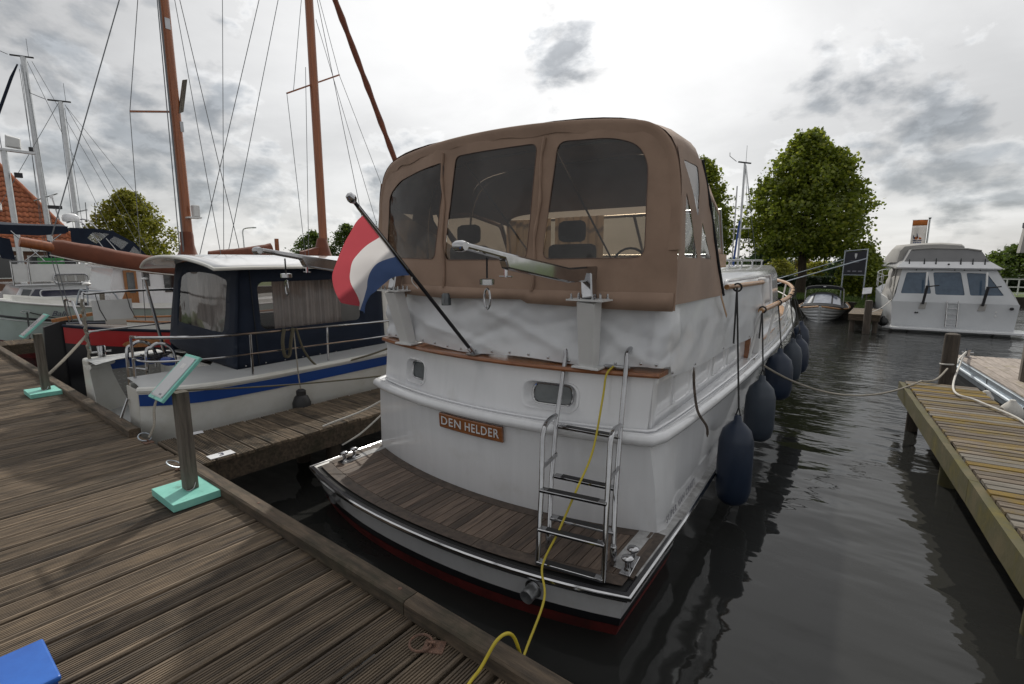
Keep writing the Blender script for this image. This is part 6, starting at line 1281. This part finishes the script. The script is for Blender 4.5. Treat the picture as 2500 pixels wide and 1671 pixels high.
# ---------------------------------------------------------------- house with pantile roof
hs_ = thing('tiled_house', 'house with a steep orange pantile hip roof behind the masts', 'house', (-41.7, 9.0, .55), radians(80))
# local x runs along the eave to the right hip corner at x=0, y goes away from the water
S_ = 1.5; NR = 24; TW = .262; TR = .21
def roofp(x, s): return Vector((x, s, 2.75 + S_ * s))
MB().box(-16, -.35, .35, 9, 0, 2.72).build('wall', 'brick', hs_)
m = MB(); m.add([roofp(-16, 0), roofp(0, 0), roofp(-5.2, 5.2), roofp(-16, 5.2), (0, 10.4, 2.75), (-16, 10.4, 2.75)], [(0, 1, 2, 3), (1, 4, 2), (2, 4, 5, 3)]); m.v = [(x, y, z - .06) for x, y, z in m.v]; m.build('roof_deck', 'brick', hs_)
tile = MB(); tile.grid(lambda a, b: (a * TW * 1.03, b * TR * 1.06, (b * TR * 1.06) * S_ + .035 * sin(a * 2 * pi) + .045 * (1 - b)), 8, 1); tl = tile.build('roof_tile', 'rooftile', hs_, True, solid=.012)
cells = []
for r in range(NR):
    for c in range(24):
        x = -(c + 1) * TW; s = r * TR
        if x + TW * .6 < -s: cells.append((x, s))
cells.sort(key=lambda q: -q[0] + 0 * q[1]); near = cells[:298]
for i, (x, s) in enumerate(near):
    o = tl if i == 0 else inst(tl, 'roof_tile', hs_); o.location = (x, s, 2.75 + S_ * s); o.rotation_euler = (0, 0, random.uniform(-.01, .01))
rest = MB()
for x, s in [(-(c + 1) * TW, r * TR) for r in range(NR) for c in range(60) if -(c + 1) * TW + TW * .6 < -r * TR and (-(c + 1) * TW, r * TR) not in set(near) and -(c + 1) * TW > -15.9]:
    rest.grid(lambda a, b: (x + a * TW, s + b * TR, 2.75 + S_ * (s + b * TR) + .035 * sin(a * 2 * pi) + .045 * (1 - b)), 4, 1)
ro = rest.build('roof_tiles', 'rooftile', hs_, True); ro['kind'] = 'stuff'
MB().tube([roofp(.02 - i * .26, i * .26) + Vector((.03, 0, .06)) for i in range(21)], [.11 if i % 2 else .13 for i in range(21)], 8).build('hip_ridge', 'rooftile', hs_, True)
MB().box(-16, .05, -.10, -.02, 2.55, 2.78).build('gutter', 'white_metal', hs_)
for x in (-3.6, -2.2, -.9, -5.2): f_ = MB().box(x - .5, x + .5, .30, .36, .9, 2.3).build('window', 'white_metal', hs_); MB().box(x - .43, x + .43, .285, .299, .97, 2.23).build('pane', 'dark_glass', f_)
dm = MB().loft([[(-4.9, 1.6, 4.9), (-3.5, 1.6, 4.9), (-3.5, 1.9, 5.5), (-4.9, 1.9, 5.5)], [(-4.9, 1.1, 5.0), (-3.5, 1.1, 5.0), (-3.5, 1.4, 5.45), (-4.9, 1.4, 5.45)]], True, True).build('roof_ventilator', 'white_metal', hs_, bevel=.05)
MB().box(-4.6, -4.3, 2.5, 2.9, 6.4, 7.0).build('roof_ventilator', 'white_metal', hs_)
# ---------------------------------------------------------------- trees
def tree(label, x, y, z0, h, clear, rad, leafm, nleaf, lsize, seed, prof=None, limbs=9, trunk_r=None, name='broadleaf_tree', group=None, gap=.42, sub=True):
    rnd = random.Random(seed); t = thing(name, label, 'tree', (x, y, z0), 0, group)
    prof = prof or [(0, .35), (.12, .75), (.3, 1.0), (.5, .92), (.72, .66), (.88, .38), (1, .05)]
    tr = trunk_r or h * .024; ch = h - clear
    P = [Vector((rnd.uniform(-.03, .03) * h * .4 * (i > 0), rnd.uniform(-.03, .03) * h * .4 * (i > 0), h * .86 * i / 7)) for i in range(8)]
    tk = MB().tube(P, [tr * (1.25 if i == 0 else 1 - .105 * i) for i in range(8)], 10).build('trunk', 'bark', t, True)
    ends = []
    for k in range(limbs):
        f = .12 + .80 * (k + .5) / limbs; zb = clear * .85 + (h * .82 - clear * .85) * f * .8; a = k * 2.4 + rnd.uniform(-.4, .4); R = rad * stab(prof, min(1, f + .06)) * rnd.uniform(.72, .92)
        b = Vector((0, 0, zb)); e = Vector((cos(a) * R, sin(a) * R, zb + R * rnd.uniform(.25, .6))); c = b.lerp(e, .5) + Vector((0, 0, -.04 * h))
        L = curve([b, c, e], 5); r0 = tr * .42 * (1 - .5 * f)
        MB().tube(L, [r0 * (1 - .85 * i / (len(L) - 1)) for i in range(len(L))], 6).build('limb', 'bark', t, True)
        if sub:
            for q in (4, 7):
                p = L[q]; d = Vector((rnd.uniform(-1, 1), rnd.uniform(-1, 1), rnd.uniform(.1, .9))) * R * .4
                MB().tube([p, p + d * .5 + Vector((0, 0, .03)), p + d], [r0 * .35, r0 * .22, r0 * .06], 5).build('branch', 'bark', t, True)
    m = MB(); V = m.v; Fc = m.f; n = 0; tries = 0; ncl = max(30, nleaf // 14)
    cl = []
    while len(cl) < ncl and tries < ncl * 30:
        tries += 1; f = rnd.random(); a = rnd.uniform(0, 2 * pi); R = rad * stab(prof, f) * (1 + .46 * mnoise.noise((cos(a) * 2.1, sin(a) * 2.1, f * 6 + seed)) + .12 * mnoise.noise((cos(a) * 6, sin(a) * 6, f * 14 + seed)))
        rr = R * (rnd.random() ** .38); p = Vector((cos(a) * rr, sin(a) * rr, clear + ch * f))
        if mnoise.noise(p * (1.5 / max(1., rad * .32)) + Vector((seed * 3.1, 0, 0))) * .5 + .5 < gap: continue
        cl.append(p)
    for p in cl:
        k = rnd.randint(9, 18); sp = lsize * 2.1
        for _ in range(k):
            c = p + Vector((rnd.gauss(0, 1), rnd.gauss(0, 1), rnd.gauss(0, .7))) * sp * .5
            d = Vector((rnd.uniform(-1, 1), rnd.uniform(-1, 1), rnd.uniform(-.7, .4))).normalized(); s = d.cross(Vector((rnd.uniform(-1, 1), rnd.uniform(-1, 1), rnd.uniform(-1, 1)))).normalized()
            l = lsize * rnd.uniform(.45, 1.45); w_ = l * .42; b0 = len(V); nrm = d.cross(s) * (l * .12)
            V.append(tuple(c - d * l * .5)); V.append(tuple(c + s * w_ + nrm)); V.append(tuple(c + d * l * .5)); V.append(tuple(c - s * w_ + nrm)); Fc.append((b0, b0 + 1, b0 + 2, b0 + 3))
    me = bpy.data.meshes.new('crown'); me.from_pydata(V, [], Fc); me.materials.append(MAT[leafm]); o = bpy.data.objects.new('crown', me); COL.objects.link(o); o.parent = t; o['kind'] = 'stuff'
    return t
tree('tall dark green maple with a full egg-shaped crown on the grass bank', -4.75, 35.0, .55, 9.35, 2.3, 3.25, 'leaf_maple', 40000, .20, 11, [(0, .55), (.05, .80), (.14, .98), (.3, 1.0), (.5, .88), (.7, .63), (.86, .37), (.95, .18), (1, .04)], 13, .27, gap=.465)
tree('green maple partly hidden behind the white yacht bow', -11.7, 37.0, .55, 9.0, 1.7, 2.3, 'leaf_maple', 18000, .21, 5, None, 9, .22, gap=.44)
tree('yellow-green maple beyond the red ketch boom', -48.7, 13.6, .55, 7.3, 1.6, 3.0, 'leaf_yellow', 16000, .20, 23, [(0, .5), (.15, .95), (.35, 1.0), (.6, .75), (.8, .45), (1, .08)], 9, .16, gap=.40)
tree('round green tree left of the second wooden mast', -55.4, 33.4, .55, 5.3, 1.0, 2.5, 'leaf_green', 7000, .22, 31, None, 7)
tree('round green tree right of the second wooden mast', -52.6, 36.0, .55, 6.1, 1.0, 2.2, 'leaf_green', 7000, .22, 37, None, 7)
tree('green tree peeping out beside the brown canopy', -48.3, 39.6, .55, 7.9, 1.2, 2.0, 'leaf_green', 6000, .22, 41, None, 7)
tree('young maple with upright shoots beside the banner', -1.55, 33.2, .55, 2.75, .25, 1.05, 'leaf_maple', 7500, .15, 43, [(0, .7), (.25, 1), (.55, .9), (.75, .55), (.9, .25), (1, .08)], 7, .06, 'young_tree', gap=.36)
tree('broad dark tree behind the hedge left of the large maple', -12.6, 66, -.3, 4.2, .4, 3.4, 'leaf_dark', 9000, .26, 47, None, 7, gap=.33)
tree('low yellow-green bush tree behind the hedge', -9.3, 55, -.3, 2.9, .3, 1.9, 'leaf_yellow', 5000, .2, 53, None, 6, gap=.33)
tree('loose green tree at the far right beyond the white fence', 8.3, 62, -.3, 4.0, .3, 3.4, 'leaf_green', 8000, .26, 59, None, 7, gap=.40)
tree('second green tree beyond the white fence', 12.6, 60, -.3, 3.7, .3, 3.0, 'leaf_dark', 6000, .26, 61, None, 6, gap=.36)
# far tree line on the polder: single trees one can still tell apart
rnd = random.Random(77)
desc = ['low rust-tinged tree in the distant tree line', 'low mid-green tree in the distant tree line', 'low dark green tree in the distant tree line', 'low yellow-green tree in the distant tree line']
for i in range(26):
    px_ = -46 + i * 3.3 + rnd.uniform(-.8, .8); k = rnd.choice((0, 1, 1, 2, 3, 1)); yy = 88 + rnd.uniform(-5, 6)
    tree(desc[k], px_, yy, -.3, rnd.uniform(2.4, 3.1), .1, rnd.uniform(2.1, 2.9), ('leaf_autumn', 'leaf_green', 'leaf_dark', 'leaf_yellow')[k], 2600, .34, 100 + i, [(0, .9), (.3, 1), (.6, .85), (.85, .5), (1, .1)], 4, .12, 'distant_tree', desc[k].replace('low ', '').replace(' tree in the distant tree line', '') + ' trees of the distant tree line', .25, False)
# clipped hedge behind the grass
def hedge(name, label, pts, h, wd, n, seed):
    rnd = random.Random(seed); P = [Vector((x, y, 0)) for x, y in pts]; L = sum((b - a).length for a, b in zip(P, P[1:])); m = MB(); V = m.v; Fc = m.f
    t = thing(name, label, 'hedge', (P[0].x, P[0].y, .55)); core = MB()
    for a, b in zip(P, P[1:]): core.beam(a - P[0] + Vector((0, 0, h * .46)), b - P[0] + Vector((0, 0, h * .46)), wd * .8, h * .9)
    core.build('hedge_core', 'leaf_hedge', t)
    for _ in range(n):
        s = rnd.random() * L
        for a, b in zip(P, P[1:]):
            l_ = (b - a).length
            if s <= l_: break
            s -= l_
        d = (b - a).normalized(); q = Vector((-d.y, d.x, 0)); e = rnd.random()
        c = a - P[0] + d * s + (q * (rnd.choice((-1, 1)) * wd * .5) + Vector((0, 0, rnd.uniform(0, h))) if e < .65 else q * rnd.uniform(-.5, .5) * wd + Vector((0, 0, h * rnd.uniform(.93, 1.03))))
        c += Vector((rnd.gauss(0, .04), rnd.gauss(0, .04), rnd.gauss(0, .03))); dd = Vector((rnd.uniform(-1, 1), rnd.uniform(-1, 1), rnd.uniform(-1, 1))).normalized(); ss = dd.orthogonal().normalized(); l_ = rnd.uniform(.07, .14); b0 = len(V)
        V += [tuple(c - dd * l_), tuple(c + ss * l_ * .6), tuple(c + dd * l_), tuple(c - ss * l_ * .6)]; Fc.append((b0, b0 + 1, b0 + 2, b0 + 3))
    o = m.build('foliage', 'leaf_hedge', t); o['kind'] = 'stuff'
hedge('clipped_hedge', 'long dark clipped hedge along the back of the grass bank', [(-26, 47), (-14, 43.2), (-3, 42.4), (9, 47)], .80, .7, 22000, 3)
# grass tufts along the bank edge
rnd = random.Random(15); m = MB(); V = m.v; Fc = m.f
for _ in range(14000):
    if rnd.random() < .8: x = rnd.uniform(-9, -.8); y = 29.6 + max(0, -4.4 - x) * .54 + rnd.random() ** 1.6 * 11
    else: x = rnd.uniform(-1.3, -.9); y = rnd.uniform(24.6, 30)
    a = rnd.uniform(0, 2 * pi); l_ = rnd.uniform(.06, .18); b0 = len(V)
    V += [(x - .02 * cos(a), y - .02 * sin(a), .55), (x + .02 * cos(a), y + .02 * sin(a), .55), (x + rnd.gauss(0, .05), y + rnd.gauss(0, .05), .55 + l_)]; Fc.append((b0, b0 + 1, b0 + 2))
g = m.build('grass_tufts', 'blade'); g['kind'] = 'stuff'; tag(g, 'short rough grass growing on the far bank', 'grass')
